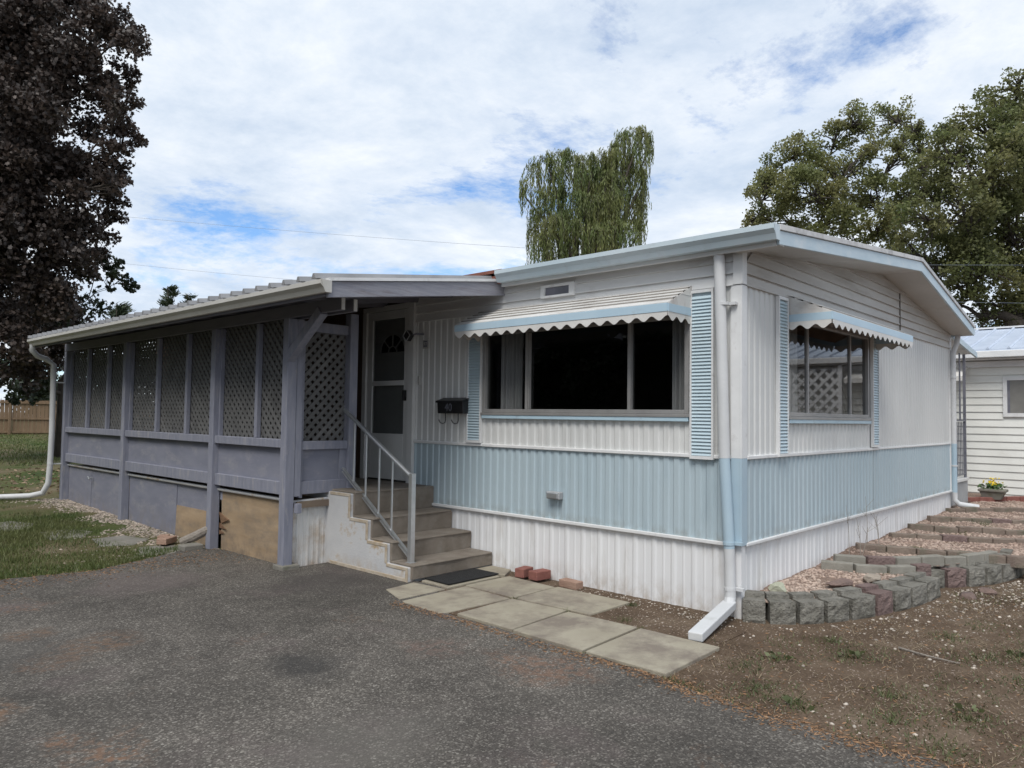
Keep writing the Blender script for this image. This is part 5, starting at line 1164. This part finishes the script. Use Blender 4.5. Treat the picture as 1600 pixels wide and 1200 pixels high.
pebbles('bed_gravel', pp, ps, M['pebble'], 'pinkish gravel filling the terraced beds beside the gable', ICO_V, ICO_F)
pp, ps = [], []
for _ in range(16000):
    x = random.uniform(-1.6, 4.2); y = random.uniform(-3.2, .4)
    if in_poly(x, y, edge): continue
    f = itp(YF, x)
    if x > -.1 and y > f-.2: continue
    if x > -.85 and x < 0 and y > -.2: d = .1
    else: d = ((.9*math.exp(-max(0, (f-.2-y))/.28) if x > -.05 else .0)+.02+.5*max(0, nz(x, y, 1.8, 7))**1.3)*(.45+1.1*max(0, nz(x, y, 3.1, 15)+.25))
    if x > 1.2: d += .55*max(0, min(1, (x-1.2)/.8))*(.5+nz(x, y, 2.5, 21))
    if random.random() < d: pp.append((x, y, hgt(x, y)+.002)); ps.append(random.choice((.003,.004,.005,.006,.008,.010,.014)))
for _ in range(450):
    x = random.uniform(-.7,-.03); y = random.uniform(-.1,1.5)
    if x < -.27 and y > .85: continue
    pp.append((x, y, .004)); ps.append(random.uniform(.003,.010))
pebbles('soil_pebbles', pp, ps, M['pebblew'], 'pale pebbles strewn on the bare soil before the block wall', ICO_V, ICO_F)
pp, ps = [], []
for _ in range(5200):
    y = random.uniform(5.5, 11.0); w = .22+.30*nz(0, y, 1.6, 3)+(.35 if y < 6.6 else 0); x = -1.5-abs(random.gauss(0, w))
    if in_poly(x, y, edge) or x > -1.53: continue
    pp.append((x, y, hgt(x, y)+.004)); ps.append(random.choice((.006,.009,.012,.016,.022)))
pebbles('porch_pebbles', pp, ps, M['pebblem'], 'mixed pebbles in a strip along the foot of the porch', ICO_V, ICO_F)
# dry needles and leaf litter
lp_, ld_ = [], []
for _ in range(9000):
    k = random.random()
    if k < .5:
        i = random.choice([2,3,4,5,6,7,8,9]); p, q = edge[i], edge[i+1]; t = random.random(); x = p[0]+(q[0]-p[0])*t+random.gauss(0,.07); y = p[1]+(q[1]-p[1])*t+random.gauss(0,.07)
    elif k < .75: x = random.uniform(-1.6, 2.5); y = random.uniform(-3, .3)
    else: x = random.gauss(-3.2, 1.2); y = random.gauss(5.2, .22)
    if x > -.05 and y > itp(YF, x)-.25: continue
    z0 = .0165 if in_poly(x, y, edge) else hgt(x, y)+.004
    if -1.6 < x < -.2 and -.25 < y < 2.3: continue
    a = random.uniform(0, 2*math.pi); lp_.append((x, y, z0+.002)); ld_.append((math.cos(a), math.sin(a), .05))
props(leafcloud('leaf_litter', lp_, .028, M['needle'], SLIM, dirs=ld_), 'dry brown needles and litter along the driveway edges', 'leaf litter', kind='stuff')
lp_ = []; 
for _ in range(2600):
    x = random.uniform(-6, 3.5); y = random.uniform(11.5, 17.5); lp_.append((x, y, hgt(x, y)+.012))
props(leafcloud('fallen_leaves', lp_, .07, M['dry'], LEAF4, flat=.85, jitter=0), 'dry fallen leaves under the maple beyond the porch', 'leaf litter', kind='stuff')
